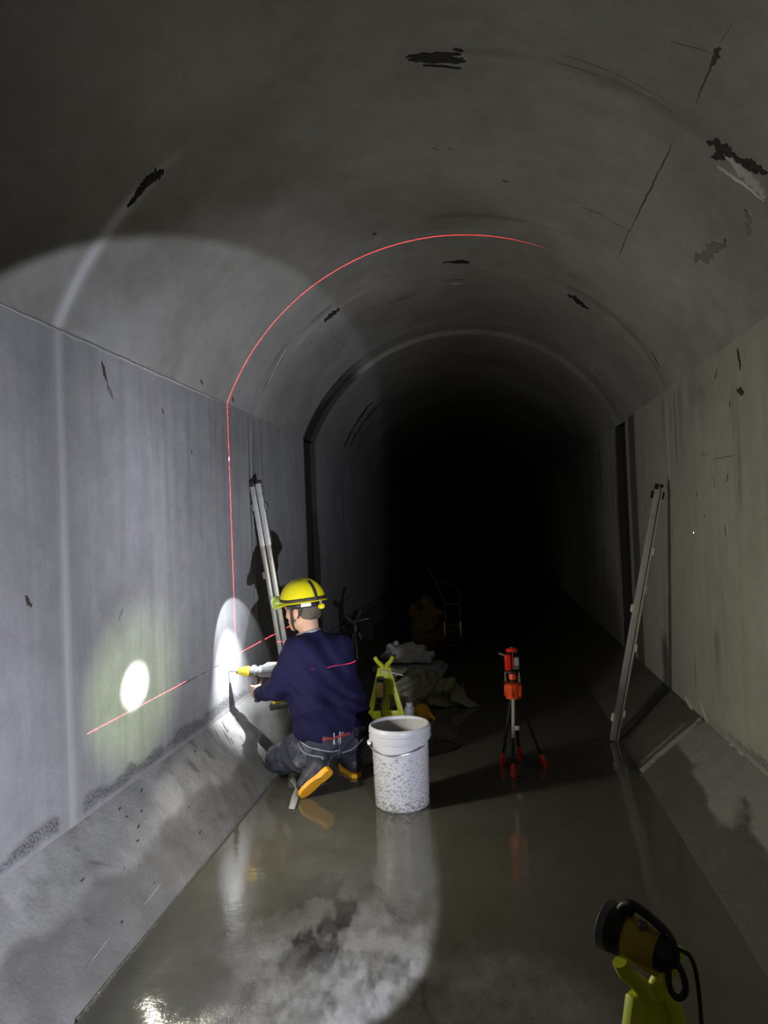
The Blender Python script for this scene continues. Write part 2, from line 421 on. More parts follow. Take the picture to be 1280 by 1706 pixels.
# left wall
zz = np.unique(np.concatenate([np.arange(ZBL, .75, .015), np.arange(.75, ZS, .03), [ZS]]))
Yg, Zg = np.meshgrid(YS, zz, indexing='ij')
rough = fbm(Yg*7, Zg*7, 3); edge = ZBL+.03+.115*(fbm(Yg*2.3, Yg*0, 5)-.15)+.05*(fbm(Yg*16, Zg*9, 8)-.5)
band = sstep(.012, -.012, Zg-edge)*sstep(.012, .035, Zg-ZBL+.02*(fbm(Yg*9, Yg*0, 9)-.5))
band = band*np.where(np.abs(Yg-2.5) < .07, .15, 1)
dk = np.zeros_like(Yg)
dk += .93*((Yg > 6.19) & (Yg < 6.61))*sstep(.1, .3, fbm(Yg*5, Zg*1.2, 4)+.25)
dk += .85*np.exp(-((Yg-6.62)/.05)**2)*sstep(1.55+.2*vnoise(Yg*20, Yg*0, 2), 1.2, Zg)
for yc, zt, zb, a in ((4.66, 2.2, .9, .6), (4.78, 2.25, 1.2, .5), (5.0, 2.2, 1.5, .35), (7.4, 2.2, 1.2, .7), (7.9, 2.3, 1.0, .8), (8.4, 2.1, 1.2, .7), (9, 2.2, .9, .8), (4.1, 2.2, 1.3, .22), (3.2, 2.2, 1.2, .18), (3.6, 2.1, 1.0, .15)):
    dk += streaks(Yg, Zg, yc, .05 if yc > 4.5 else .12, zt, zb, int(yc*10), a)
dk += .28*np.exp(-((Yg-4.3)/.9)**2)*sstep(1.2, 2.3, Zg)*fbm(Yg*2.5, Zg*2.5, 21)
lt = .62*np.exp(-((Yg-2.505+.012*(fbm(Zg*3, Zg*0, 36)-.5))/.022)**2)*sstep(.15, .5, fbm(Yg*4, Zg*2, 37)+.2)+.20*np.exp(-((Yg-2.45)/.18)**2)*sstep(.4, .65, fbm(Yg*22, Zg*.8, 31))+.25*np.exp(-((Yg-3.3)/.12)**2)*sstep(2.0, 1.7, Zg)*sstep(.35, .6, fbm(Yg*20, Zg*.7, 33))
P = np.stack([-TL-groove(Yg)+.003*(fbm(Yg*3, Zg*3, 7)-.5), Yg, Zg], -1)
wall_left = grid_mesh('wall_left', P, C_WALL, dict(dark=dk, light=lt, rough_band=band), flip=True)
# right wall
zz = np.unique(np.concatenate([np.arange(ZBR, .75, .02), np.arange(.75, ZS, .03), [ZS]]))
Yg, Zg = np.meshgrid(YS, zz, indexing='ij')
edge = ZBR+.02+.13*(fbm(Yg*2.6, Yg*0, 45)-.2)+.05*(fbm(Yg*14, Zg*9, 48)-.5)
band = sstep(.012, -.012, Zg-edge)*sstep(.01, .03, Zg-ZBR)*sstep(4.4, 3.9, Yg)
dk = .95*((Yg > 6.40) & (Yg < 6.64))*sstep(.15, .4, fbm(Yg*5, Zg*1.2, 44)+.25)+.72*((Yg > 5.84) & (Yg < 6.08))*sstep(.1, .3, fbm(Yg*5, Zg*.8, 46)+.2)
for yc, zt, zb, a in ((6.7, 2.2, .7, .95), (6.95, 2.1, 1.2, .9), (7.6, 2.2, .5, .9), (8.3, 1.9, .4, .9), (9.2, 2.2, .6, .9), (4.72, 2.3, 1.75, .5), (4.5, 2.25, 1.7, .45), (4.9, 2.25, 1.8, .4), (3.55, 2.1, 1.0, .35), (4.0, .85, .35, .5), (3.2, 1.6, .5, .3)):
    dk += streaks(Yg, Zg, yc, .05, zt, zb, int(yc*10)+3, a)
dk += .35*np.exp(-((Yg-4.1)/.35)**2-((Zg-2.15)/.12)**2)*sstep(.35, .6, fbm(Yg*5, Zg*5, 52))
P = np.stack([TR+groove(Yg)-.003*(fbm(Yg*3, Zg*3, 17)-.5), Yg, Zg], -1)
wall_right = grid_mesh('wall_right', P, C_WALLR, dict(dark=dk, rough_band=band))
# vault
th = np.linspace(-TH0, TH0, 130)
Yg, Tg = np.meshgrid(YS, th, indexing='ij'); Sg = Tg*RA
dk = np.zeros_like(Yg)
dk += .93*((Yg > 6.19) & (Yg < 6.61))*sstep(-.55, -.75, Tg+.12*(fbm(Yg*4, Sg*4, 61)-.5))
dk += .9*np.exp(-((Yg-8.1)/.05)**2)*sstep(-.62, -.75, Tg)*sstep(-1.15, -1.05, Tg)
dk += .22*np.exp(-((Yg-2.62)/.06)**2)*sstep(.35, .6, fbm(Yg*20, Sg*2, 63))*sstep(-.1, .15, Tg)
dk += .30*np.exp(-((Yg-4.02)/.03)**2)*sstep(.38, .6, fbm(Yg*12, Sg*2, 64))*sstep(-.1, .05, Tg)*sstep(.75, .6, Tg)
dk += .45*np.exp(-((Yg-4.74)/.05)**2)*sstep(.42, .62, fbm(Yg*26, Sg*1.5, 65))*(np.abs(Tg) > .55)
dk += .16*sstep(.5, .72, fbm(Yg*1.3, Sg*1.3, 66))
dk += .35*np.exp(-((Yg-5.25)/.2)**2)*sstep(.5, .7, fbm(Yg*7, Sg*2, 67))*(np.abs(Tg-.04) < .35)
lt = .16*sstep(.55, .75, fbm(Yg*1.7, Sg*1.7, 68))+.2*np.exp(-((Yg-4.86)/.03)**2)*sstep(.42, .65, fbm(Yg*14, Sg*1.2, 69))
lt += .12*np.exp(-((Yg-6.12)/.03)**2)+.16*np.exp(-((Yg-4.25)/.04)**2)*(np.abs(Tg+.03) < .16)  # first term paints the lit edge of the ring groove as a pale arc
lt += .75*np.exp(-((Yg-2.50-.09*(Tg+TH0))/.028)**2)*sstep(-.55, -.8, Tg)*sstep(.1, .45, fbm(Yg*5, Sg*3, 38)+.15)+.35*np.exp(-((Yg-2.50-.09*(Tg+TH0))/.03)**2)*sstep(-.66, -.82, Tg)
lt += .35*np.exp(-((Tg+TH0)/.012)**2)*sstep(2.5, 2.7, Yg)*sstep(4.0, 3.2, Yg)*sstep(.35, .6, fbm(Yg*6, Sg*9, 39))
rr = RA+groove(Yg)-.003*(fbm(Yg*3, Sg*3, 27)-.5)
P = np.stack([XC+rr*np.sin(Tg), Yg, Z0+rr*np.cos(Tg)], -1)
ceiling = grid_mesh('ceiling', P, C_CEIL, dict(dark=dk, light=lt), flip=True)
# haunches
u = np.linspace(0, 1, 26)
Yg, Ug = np.meshgrid(YS, u, indexing='ij')
wl = .50+.32*(fbm(Yg*1.6, Ug*0, 71)-.5)+.28*(fbm(Yg*5, Ug*4, 72)-.5)
wetl = sstep(.06, -.06, Ug-wl)*(.55+.45*fbm(Yg*6, Ug*3, 73))
wetl = np.maximum(wetl, .8*sstep(4.0, 4.35, Yg))*sstep(1.2, 1.5, Yg+0*Ug)
ltl = .35*sstep(.55, .7, fbm(Yg*8, Ug*2, 75))*sstep(.35, .5, Ug)
bump_ = .012*(fbm(Yg*5, Ug*2.5, 74)-.5)*sstep(0, .08, Ug)*sstep(1, .92, Ug)
P = np.stack([-FL-(TL-FL)*Ug+bump_*.7, Yg, ZBL*Ug+bump_*.7], -1)
trim_1 = grid_mesh('trim_1', P, C_TRIM, dict(wet=wetl, light=ltl, dark=.5*sstep(.74, .8, fbm(Yg*14, Ug*5, 76))), flip=True)
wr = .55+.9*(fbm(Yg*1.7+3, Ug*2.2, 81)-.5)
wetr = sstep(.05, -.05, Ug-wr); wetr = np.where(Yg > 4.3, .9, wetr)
bump_ = .014*(fbm(Yg*4, Ug*2.5, 84)-.5)*sstep(0, .08, Ug)*sstep(1, .92, Ug)
P = np.stack([FR+(TR-FR)*Ug-bump_*.7, Yg, ZBR*Ug+bump_*.7], -1)
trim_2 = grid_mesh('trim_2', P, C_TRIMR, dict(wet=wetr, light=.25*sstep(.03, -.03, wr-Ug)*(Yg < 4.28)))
# floor
xs = np.linspace(-FL, FR, 200)
Yg, Xg = np.meshgrid(YS, xs, indexing='ij')
dry = np.exp(-((Xg+.55)/.42)**2-((Yg-2.25)/.52)**2); dry = np.maximum(dry, .75*np.exp(-((Xg-.0)/.35)**2-((Yg-2.1)/.5)**2))
wet = 1-sstep(.18, .85, dry+.75*(fbm(Xg*6, Yg*5, 91, 5)-.5))
wet *= .82+.18*fbm(Xg*3, Yg*3, 95)
dkf = .85*sstep(.50, .60, fbm(Xg*10, Yg*6, 92, 5))*np.exp(-((Xg+.60)/.30)**2-((Yg-2.55)/.38)**2)
dkf += .42*sstep(.52, .66, fbm(Xg*24, Yg*13, 93, 5))*np.exp(-((Xg+.5)/.5)**2-((Yg-2.3)/.5)**2)+.32*sstep(.55, .64, fbm(Xg*40, Yg*22, 98, 4))*np.exp(-((Xg+.4)/.5)**2-((Yg-2.2)/.4)**2)
ltf = .16*sstep(.46, .66, fbm(Xg*10, Yg*6, 94))*np.exp(-((Xg+.45)/.4)**2-((Yg-2.1)/.35)**2)
P = np.stack([Xg, Yg, .004*(fbm(Xg*3, Yg*3, 97)-.5)*(1-wet)], -1)
floor = grid_mesh('floor', P, C_FLOOR, dict(wet=wet, dark=dkf, light=ltf), flip=True)
end = MB().add([(-1.8, 42, -.1), (1.4, 42, -.1), (1.4, 42, 3.4), (-1.8, 42, 3.4), (-1.8, 42.2, -.1), (1.4, 42.2, -.1), (1.4, 42.2, 3.4), (-1.8, 42.2, 3.4)], [(0, 1, 2, 3), (7, 6, 5, 4), (0, 4, 5, 1), (3, 2, 6, 7), (0, 3, 7, 4), (1, 5, 6, 2)]).build('wall_back', C_WALL, smooth=False)
end['kind'] = 'structure'

# --- smears, cracks, pits and mortar strips lying on the lining
def hit(px, py):
    v = ray(px, py); best = None
    for nm, t in (('L', -TL/v[0]), ('R', TR/v[0]), ('F', -CAMH/v[2])):
        if t > 0 and (best is None or t < best[1]) and nm != 'F': best = (nm, t)
    if v[2] < 0:
        t = -CAMH/v[2]
        if best is None or t < best[1]: best = ('F', t)
    # vault: cylinder around (XC, Z0)
    ax, az = -XC, CAMH-Z0; A = v[0]**2+v[2]**2; B = ax*v[0]+az*v[2]; C_ = ax*ax+az*az-RA*RA
    t = (-B+math.sqrt(B*B-A*C_))/A; p = CAM+v*t
    if p[2] > ZS: return 'V', (math.atan2(p[0]-XC, p[2]-Z0)*RA, p[1])
    p = CAM+v*best[1]
    if best[0] in 'LR': return best[0], (p[2], p[1])
    return 'F', (p[0], p[1])
def surf(nm, a, y, h_):
    if nm == 'V': return (XC+(RA-h_)*math.sin(a/RA), y, Z0+(RA-h_)*math.cos(a/RA))
    if nm == 'L': return (-TL+h_, y, a)
    if nm == 'R': return (TR-h_, y, a)
    if nm == 'T1': 
        n = np.array([ZBL, 0, TL-FL]); n /= np.linalg.norm(n); return tuple(np.array([-FL-(TL-FL)*a, y, ZBL*a])+n*h_)
    if nm == 'T2':
        n = np.array([-ZBR, 0, TR-FR]); n /= np.linalg.norm(n); return tuple(np.array([FR+(TR-FR)*a, y, ZBR*a])+n*h_)
    return (a, y, h_)
OWN = {'V': ceiling, 'L': wall_left, 'R': wall_right, 'F': floor, 'T1': trim_1, 'T2': trim_2}
def stroke(name, p0, p1, width, mat_, seed=0, n=14, thick=.006, ragged=.5, taper=True, onsurf=None, wob=.3):
    """irregular ribbon of material lying on the lining from photo point p0 to p1 (or surface coords when onsurf)"""
    rnd = random.Random(seed)
    if onsurf: nm = onsurf; a, b = np.array(p0, float), np.array(p1, float)
    else:
        nm, a = hit(*p0); nm2, b = hit(*p1)
        if nm2 != nm: return None
        a, b = np.array(a), np.array(b)
    t = b-a; L_ = np.linalg.norm(t); t /= L_; q = np.array([-t[1], t[0]]); V = []
    for i in range(n+1):
        f = i/n; e = math.sin(math.pi*min(max(f, .03), .97))**.6 if taper else (1 if 0 < i < n else .7)
        ctr = a+t*L_*f+q*width*wob*(rnd.random()-.5)
        wl_ = width/2*e*(1-ragged*rnd.random()); wr_ = width/2*e*(1-ragged*rnd.random())
        for off, h_ in ((-wl_, -.004), (-wl_*.7, thick*.8), (wr_*.1, thick), (wr_*.7, thick*.8), (wr_, -.004)):
            p = ctr+q*off; V.append(surf(nm, p[0], p[1], h_))
    F = [(i*5+j, i*5+j+1, i*5+j+6, i*5+j+5) for i in range(n) for j in range(4)]
    return mk(name, V, F, mat_, OWN[nm], sharp=None)
# sealant smears over the first ring joint
for i, (a, b, w_) in enumerate((((676, 94), (768, 89), .036), ((680, 100), (776, 103), .042), ((688, 98), (772, 97), .05), ((705, 108), (768, 113), .014), ((755, 81), (772, 84), .02))):
    stroke('sealant_smear', a, b, w_, M_TAR, i, ragged=.4)
for i, (a, b, w_) in enumerate((((238, 305), (272, 284), .075), ((225, 325), (250, 300), .055), ((212, 345), (236, 318), .035))):
    stroke('sealant_smear', a, b, w_, M_TAR, 10+i)
for i, (a, b, w_) in enumerate((((1180, 232), (1225, 262), .085), ((1188, 262), (1224, 256), .05), ((1212, 250), (1262, 290), .05), ((1240, 265), (1279, 290), .05))):
    stroke('sealant_smear', a, b, w_, M_TAR, 20+i)
stroke('mortar_patch', (1208, 255), (1277, 330), .085, M_MORTARD, 30, ragged=.35)
stroke('mortar_patch', (1196, 276), (1276, 335), .02, M_MORTAR, 31)
for i, (a, b, w_) in enumerate((((541, 536), (565, 513), .12), ((749, 436), (783, 436), .09), ((946, 490), (981, 514), .12), ((572, 748), (590, 712), .10), ((588, 715), (622, 668), .11), ((738, 437), (755, 435), .02))):
    stroke('sealant_smear', a, b, w_, M_TAR, 40+i)
stroke('sealant_smear', (735, 467), (778, 466), .03, M_RUST, 46); stroke('mortar_patch', (752, 473), (772, 472), .03, M_MORTARD, 47)
for i, (a, b, w_) in enumerate((((1160, 436), (1200, 405), .09), ((1175, 425), (1212, 402), .06), ((1245, 350), (1248, 392), .05))):
    stroke('damp_stain', a, b, w_, M_STAIN, 50+i)
# pale mortar run along the first joint on the left, vault and wall
# springline ridge of the left wall
stroke('mortar_ridge', (2.240, 1.9), (2.246, 4.2), .02, M_SPRING, 64, n=60, onsurf='L', thick=.004, wob=.2)
# long shrinkage crack of the vault, right of the crown
stroke('crack', (1196, 80), (1160, 172), .010, M_CRACK, 70, thick=.002, n=18, wob=.5)
stroke('crack', (1124, 232), (1048, 388), .011, M_CRACK, 71, thick=.002, n=26, wob=.5)
stroke('crack', (1050, 380), (1030, 430), .008, M_CRACK, 72, thick=.002, n=12, wob=.5)
stroke('crack', (1187, 110), (1199, 78), .035, M_CRACK, 73, thick=.002)
stroke('crack', (1220, 40), (1198, 75), .006, M_STAIN, 74, thick=.002)
stroke('joint_stain', (930, 105), (1120, 185), .03, M_STAIN, 75, thick=.0015, n=24, ragged=.7)
stroke('joint_stain', (940, 92), (1150, 195), .016, M_STAIN, 76, thick=.0015, n=24, ragged=.7)
stroke('joint_stain', (968, 345), (1012, 362), .03, M_STAIN, 77, thick=.0015); stroke('joint_stain', (1005, 362), (1052, 386), .02, M_STAIN, 78, thick=.0015)
stroke('joint_stain', (1118, 70), (1190, 90), .012, M_STAIN, 79, thick=.0015)
# second joint on the left
stroke('joint_stain', (438, 640), (478, 566), .030, M_STAIN, 80, thick=.002, n=16); stroke('joint_stain', (430, 668), (470, 590), .024, M_STAIN, 81, thick=.002, n=16)
stroke('mortar_strip', (447, 640), (478, 580), .022, M_MORTARD, 82, thick=.002, n=16)
for k, (yc, z1, z2, w_, mm) in enumerate(((4.68, 2.22, 1.1, .018, M_CRACK), (4.78, 2.2, .9, .014, M_STAIN), (4.86, 2.22, 1.3, .03, M_STAIN), (4.98, 2.2, 1.5, .02, M_STAIN), (4.73, 2.2, .8, .03, M_MORTARD))):
    stroke('joint_run', (z1, yc), (z2, yc), w_, mm, 85+k, n=24, thick=.0015, onsurf='L')
# second joint on the right
for k, (a, b, w_, mm) in enumerate((((1078, 590), (1112, 648), .055, M_STAIN), ((1070, 600), (1108, 652), .04, M_MORTARD), ((1085, 584), (1100, 612), .03, M_CRACK))):
    stroke('joint_stain', a, b, w_, mm, 95+k, thick=.002)
for k, (yc, z1, z2, w_, mm) in enumerate(((4.72, 2.2, 1.95, .02, M_STAIN), (4.62, 2.22, 1.75, .02, M_CRACK), (4.82, 2.24, 1.5, .05, M_MORTARD))):
    stroke('joint_run', (z1, yc), (z2, yc), w_, mm, 100+k, n=20, thick=.0015, onsurf='R')
# stain patches and pits of the walls
for i, (a, b, w_, mm) in enumerate((((168, 602), (178, 636), .038, M_CRACK), ((176, 632), (188, 668), .04, M_STAIN), ((42, 992), (52, 1012), .032, M_CRACK), ((269, 680), (273, 690), .015, M_PIT), ((334, 632), (338, 642), .018, M_PIT),
        ((387, 660), (389, 670), .02, M_PIT), ((473, 703), (477, 752), .05, M_PIT), ((370, 712), (374, 724), .03, M_STAIN), ((319, 748), (320, 758), .014, M_PIT), ((628, 388), (620, 391), .05, M_PIT),
        ((1229, 580), (1234, 610), .035, M_PIT), ((1232, 605), (1234, 617), .022, M_PIT), ((1228, 648), (1240, 654), .05, M_PIT), ((1195, 615), (1192, 632), .016, M_PIT), ((1217, 668), (1216, 678), .012, M_PIT),
        ((1171, 752), (1170, 760), .008, M_PIT), ((1178, 752), (1177, 760), .008, M_PIT), ((1190, 790), (1189, 802), .010, M_PIT), ((1192, 801), (1190, 813), .010, M_PIT), ((1214, 788), (1211, 803), .012, M_PIT),
        ((1162, 817), (1161, 829), .010, M_PIT), ((1175, 857), (1174, 864), .009, M_PIT), ((1208, 875), (1210, 894), .008, M_PIT), ((1232, 800), (1232, 820), .008, M_STAIN), ((1226, 758), (1184, 766), .008, M_STAIN),
        ((720, 246), (732, 250), .018, M_STAIN), ((748, 246), (753, 250), .012, M_STAIN), ((836, 300), (848, 303), .022, M_CRACK), ((1120, 870), (1122, 905), .016, M_STAIN), ((940, 643), (950, 647), .04, M_CRACK), ((770, 592), (790, 594), .04, M_CRACK),
        ((1158, 1090), (1160, 1150), .018, M_STAIN), ((1276, 515), (1279, 535), .02, M_PIT), ((205, 1015), (196, 1035), .02, M_STAIN))):
    stroke('pit' if mm is M_PIT else 'stain_patch', a, b, w_, mm, 200+i, n=8, thick=.002)
# pits and pebbles of the left haunch, glossy fillet added along its foot to catch glints
rnd = random.Random(4)
for k in range(16):
    y = 2.2+rnd.random()*1.9; a = .15+.8*rnd.random(); l = .010+.022*rnd.random()
    stroke('pit', (a, y), (a+l*rnd.uniform(-1, 1), y+l), .008+.012*rnd.random(), M_PIT, 300+k, n=6, thick=.003, onsurf='T1')
for k in range(16):
    y = 3.55+rnd.random()*.5; a = .5+.4*rnd.random()
    l = rnd.uniform(.05, .2); stroke('pit', (a+l, y), (a, y-.05*l*4), .012, M_STAIN, 330+k, n=8, thick=.003, onsurf='T1')
stroke('glint_fillet', (-FL+.003, 2.0), (-FL+.002, 4.2), .016, M_FILLET, 340, n=140, thick=.006, onsurf='F', wob=.25, taper=False)
for k in range(3):
    y = 2.1+rnd.random()*1.8; a = .1+.3*rnd.random()
    stroke('lime_scratch', (a, y), (a+.02, y+.16), .007, M_MORTAR, 350+k, n=8, thick=.0015, onsurf='T1')
# ridge where the right haunch was cast in two goes, torn mortar above it
stroke('casting_ridge', (.0, 4.21), (.98, 4.31), .05, M_RIDGE, 360, n=26, thick=.018, onsurf='T2', ragged=.35, taper=False)
stroke('casting_ridge', (.05, 4.30), (.8, 4.40), .03, M_STAIN, 361, n=20, thick=.012, onsurf='T2')
for k, (a, b, w_) in enumerate((((1143, 1162), (1160, 1196), .06), ((1166, 1165), (1180, 1205), .03), ((1185, 1215), (1240, 1262), .05))):
    stroke('mortar_patch', a, b, w_, M_MORTARD, 365+k, n=12, thick=.008)
stroke('casting_ridge', (-.5+1.36, 2.35), (.85, 4.1), .05, M_STAIN, 369, n=40, thick=.010, onsurf='F', ragged=.5)
# thin dark dashes at one level on the left wall
for k, (ya, yb) in enumerate(((3.45, 3.72), (3.74, 3.83), (3.92, 4.05))):
    stroke('thin_dark_line', (.668, ya), (.668, yb), .006, M_PIT, 380+k, n=10, thick=.0012, onsurf='L', ragged=.2)
for ob in (wall_left, wall_right, ceiling, floor, trim_1, trim_2):
    pass

# ------------------------------------------------------------------ object materials
M_LIME = mat('lime_plastic', (.62, .68, .015), .42, var=.08, dirt=(.34, .36, .03), dscale=14, dcover=.22)
M_LIMED = mat('lime_plastic_dim', (.45, .45, .02), .5, var=.1)
M_BLACK = mat('black_plastic', (.012, .012, .013), .45, var=.3, bump=.1)
M_RUBBER = mat('black_rubber', (.016, .016, .017), .6, var=.3)
M_YEL = mat('yellow_plastic', (.62, .47, .02), .42, var=.1, dirt=(.28, .22, .04), dscale=18, dcover=.3)
M_YELD = mat('dusty_yellow_housing', (.40, .27, .02), .5, var=.15)
M_ALU = mat('brushed_aluminium', (.72, .72, .72), .38, metal=.75, var=.08, nscale=40, dirt=(.40, .40, .38), dscale=12, dcover=.35)
M_ALUD = mat('dull_aluminium', (.50, .50, .49), .5, metal=.4, var=.12, nscale=30)
M_STEEL = mat('steel', (.55, .55, .56), .3, metal=1, var=.1)
M_GREY = mat('grey_plastic', (.13, .137, .148), .45, var=.1, dirt=(.22, .22, .23), dscale=30, dcover=.3)
M_GREYD = mat('dark_grey_plastic', (.10, .10, .11), .5, var=.2)
M_RED = mat('red_plastic', (.75, .02, .012), .35, var=.1)
M_REDO = mat('orange_red_plastic', (.72, .07, .012), .42, var=.15)
M_WHITE = mat('white_bucket_plastic', (.44, .445, .48), .42, var=.05, dirt=(.30, .30, .29), dscale=60, dcover=.30, bump=.05)
M_WHITEP = mat('white_plastic', (.72, .72, .74), .5, var=.06)
M_SPLASH = mat('dried_cement', (.24, .24, .225), .9, var=.25, bump=.4, dirt=(.13, .12, .10), dscale=90, dcover=.4)
M_NAVY = mat('navy_knit', (.0075, .007, .038), .88, var=.2, nscale=9, bump=.35, bscale=26, spec=.2, dirt=(.0115, .0105, .046), dscale=5, dcover=.36)
M_JEAN = mat('dusty_denim', (.036, .041, .060), .9, var=.35, nscale=12, bump=.5, bscale=30, spec=.2, dirt=(.135, .14, .16), dscale=11, dcover=.40)
M_JEANL = mat('pale_denim_stitch', (.30, .31, .35), .9, var=.2)
M_SKIN = mat('skin', (.47, .27, .185), .55, var=.12, nscale=18, bump=.06)
M_HAIR = mat('grey_black_hair', (.075, .065, .05), .75, var=.5, nscale=90, bump=.5, bscale=120)
M_HELM = mat('yellow_helmet', (.62, .56, .008), .3, var=.05, coat=.2)
M_BOOT = mat('dark_boot_rubber', (.028, .028, .042), .55, var=.3)
M_SOLE = mat('orange_sole', (.85, .40, .02), .5, var=.12, dirt=(.55, .28, .03), dscale=30, dcover=.35)
M_COLLAR = mat('grey_collar', (.24, .24, .28), .9, var=.15)
M_CLOTHRED = mat('red_waistband', (.28, .03, .05), .85, var=.2)
M_LENSRING = mat('clear_plastic_ring', (.75, .80, .55), .2)
M_GREEN = mat('green_lamp_housing', (.46, .62, .10), .3, var=.1)
M_GLASS = mat('pale_lamp_lens', (.85, .95, .80), .15, emit=((.85, 1, .75), 2.5))
M_TARP = mat('olive_tarp', (.21, .215, .135), .55, var=.3, nscale=7, bump=.3, bscale=18, dirt=(.09, .09, .058), dscale=6, dcover=.35)
M_RAG = mat('grimy_white_sack', (.46, .45, .44), .85, var=.25, nscale=12, bump=.3)
M_BOARD = mat('grey_sheet', (.36, .36, .42), .6, var=.15)
M_ORANGE = mat('orange_plastic', (.70, .36, .015), .45, var=.2)
M_BROWN = mat('ochre_sack', (.11, .065, .012), .85, var=.35, bump=.3)
M_OLIVEW = mat('olive_disc', (.13, .125, .05), .12, var=.2)
M_LABEL = mat('yellow_label', (.60, .47, .10), .6, var=.1)
M_LABELR = mat('label_print', (.45, .08, .03), .6, var=.1)
M_SHADE = mat('charcoal_paint', (.016, .016, .015), .7, var=.2)
M_LWIN = mat('laser_window', (.28, .30, .29), .12, var=.1)

# ------------------------------------------------------------------ searchlight on its stand (bottom right)
def make_stand(label, loc, rz, bar=True):
    r = thing('lamp_stand', label, 'stand', loc, rz, None); r.scale = (1.1, 1.1, 1.1)
    L_ = True
    legs = []
    for sx in (-1, 1):
        b = MB().bar((sx*.122, -.055, 0), (sx*.030, -.012, .375), .040, .030, (0, 1, 0), .005, .026, .026); b.build('front_leg', M_LIME, r, local=True)
    MB().bar((0, .13, 0), (0, .015, .36), .045, .028, (0, 1, 0), .005, .03, .024).build('rear_leg', M_LIME, r, local=True)
    MB().bar((-.100, -.048, .075), (.100, -.048, .075), .020, .052, (0, 0, 1), .004).build('cross_bar', M_LIME, r, local=True)
    # solid upper web between the front legs
    V = [(-.072, -.034, .20), (.072, -.034, .20), (.034, -.014, .375), (-.034, -.014, .375)]; V += [(x, y+.016, z) for x, y, z in V]
    MB().add(V, [(0, 1, 2, 3), (7, 6, 5, 4), (0, 4, 5, 1), (1, 5, 6, 2), (2, 6, 7, 3), (3, 7, 4, 0)]).build('web', M_LIME, r, local=True, smooth=False)
    MB().bar((-.004, -.046, .10), (-.002, -.030, .21), .022, .012, (0, 1, 0), .003).build('centre_strut', M_LIME, r, local=True)
    for sx in (-1, 1):
        MB().tube(spline([(sx*.008, -.012, .365), (sx*.020, -.012, .392), (sx*.044, -.014, .418), (sx*.060, -.016, .448)], 5), np.linspace(.017, .0135, 16), 10).build('cradle_prong', M_LIME, r, local=True)
    return r
RZN = math.atan2(LAXIS[1], LAXIS[0])
base = LENS-LAXIS*.085
STAND_TOP = 0
near = make_stand('lime yellow lamp stand in the foreground carrying the searchlight', (.304, 1.634, 0), .42); near.scale = (1.25, 1.15, 1.12)
sl_root = thing('searchlight', 'yellow and black hand searchlight lying in the cradle of the nearest stand', 'lamp', tuple(LENS-LAXIS*.1))
ax = LAXIS; side = np.cross(ax, (0, 0, 1)); side /= np.linalg.norm(side); upn = np.cross(side, ax)
O = LENS
SL = .80
def P3(a, u_=0, s_=0): return O+(ax*a+upn*u_+side*s_)*SL
MB().lathe([(a_*SL, b_*SL) for a_, b_ in [(.056, -.002), (.063, .002), (.063, -.040), (.058, -.058), (.050, -.062)]], O, ax, 40).build('bezel', M_BLACK, sl_root)
MB().lathe([(a_*SL, b_*SL) for a_, b_ in [(.064, .006), (.066, .004), (.066, -.016), (.0635, -.018), (.0635, .006), (.064, .006)]], O, ax, 40).build('rubber_ring', M_GREYD, sl_root)
MB().lathe([(a_*SL, b_*SL) for a_, b_ in [(.001, -.028), (.02, -.026), (.04, -.016), (.055, -.004)]], O, ax, 40).build('reflector', M_STEEL, sl_root)
MB().lathe([(a_*SL, b_*SL) for a_, b_ in [(.052, -.055), (.055, -.070), (.052, -.120), (.046, -.160), (.036, -.178), (.001, -.180)]], O, ax, 40).build('housing', M_YELD, sl_root)
MB().lathe([(a_*SL, b_*SL) for a_, b_ in [(.047, -.150), (.0495, -.152), (.0475, -.166), (.040, -.182), (.030, -.190), (.001, -.190)]], O, ax, 40).build('tail_cap', M_BLACK, sl_root)
MB().bar(P3(-.03, -.04), P3(-.16, -.048), .05, .016, upn, .005).build('foot_plate', M_YEL, sl_root)
hp = spline([P3(-.035, .058), P3(-.05, .080), P3(-.075, .088), P3(-.13, .074), P3(-.172, .050), P3(-.190, .010), P3(-.186, -.02)], 6)
hb = MB().tube(hp, .0105, 10); hb.build('handle', M_BLACK, sl_root)
MB().bar(P3(-.060, .058), P3(-.070, .088), .017, .018, ax, .003).build('handle_bracket', M_BLACK, sl_root)
MB().lathe([(a_*SL, b_*SL) for a_, b_ in [(.001, .014), (.012, .014), (.015, .008), (.015, -.02), (.001, -.02)]], P3(-.105, .048, -.012), upn, 16).build('switch', M_GREYD, sl_root)
# strap loop and charging cord hang behind it
lp = [P3(-.176, .02)+np.array([.004, 0, 0])+.001]
loop = [P3(-.186, .0), P3(-.212, -.028), P3(-.222, -.07), P3(-.205, -.10), P3(-.182, -.085), P3(-.176, -.04), P3(-.180, -.01)]
MB().tube(spline(loop, 6), .007, 8).build('wrist_strap', M_RUBBER, sl_root)
p0 = P3(-.192, .03)
MB().tube(spline([p0, p0+(.025, -.02, -.01), p0+(.034, -.03, -.08), p0+(.036, -.03, -.25), p0+(.030, -.03, -.42), p0+(.04, -.03, -.565), p0+(.10, -.02, -.607), p0+(.22, .06, -.610)], 8), .0045, 8).build('cord', M_RUBBER, sl_root)

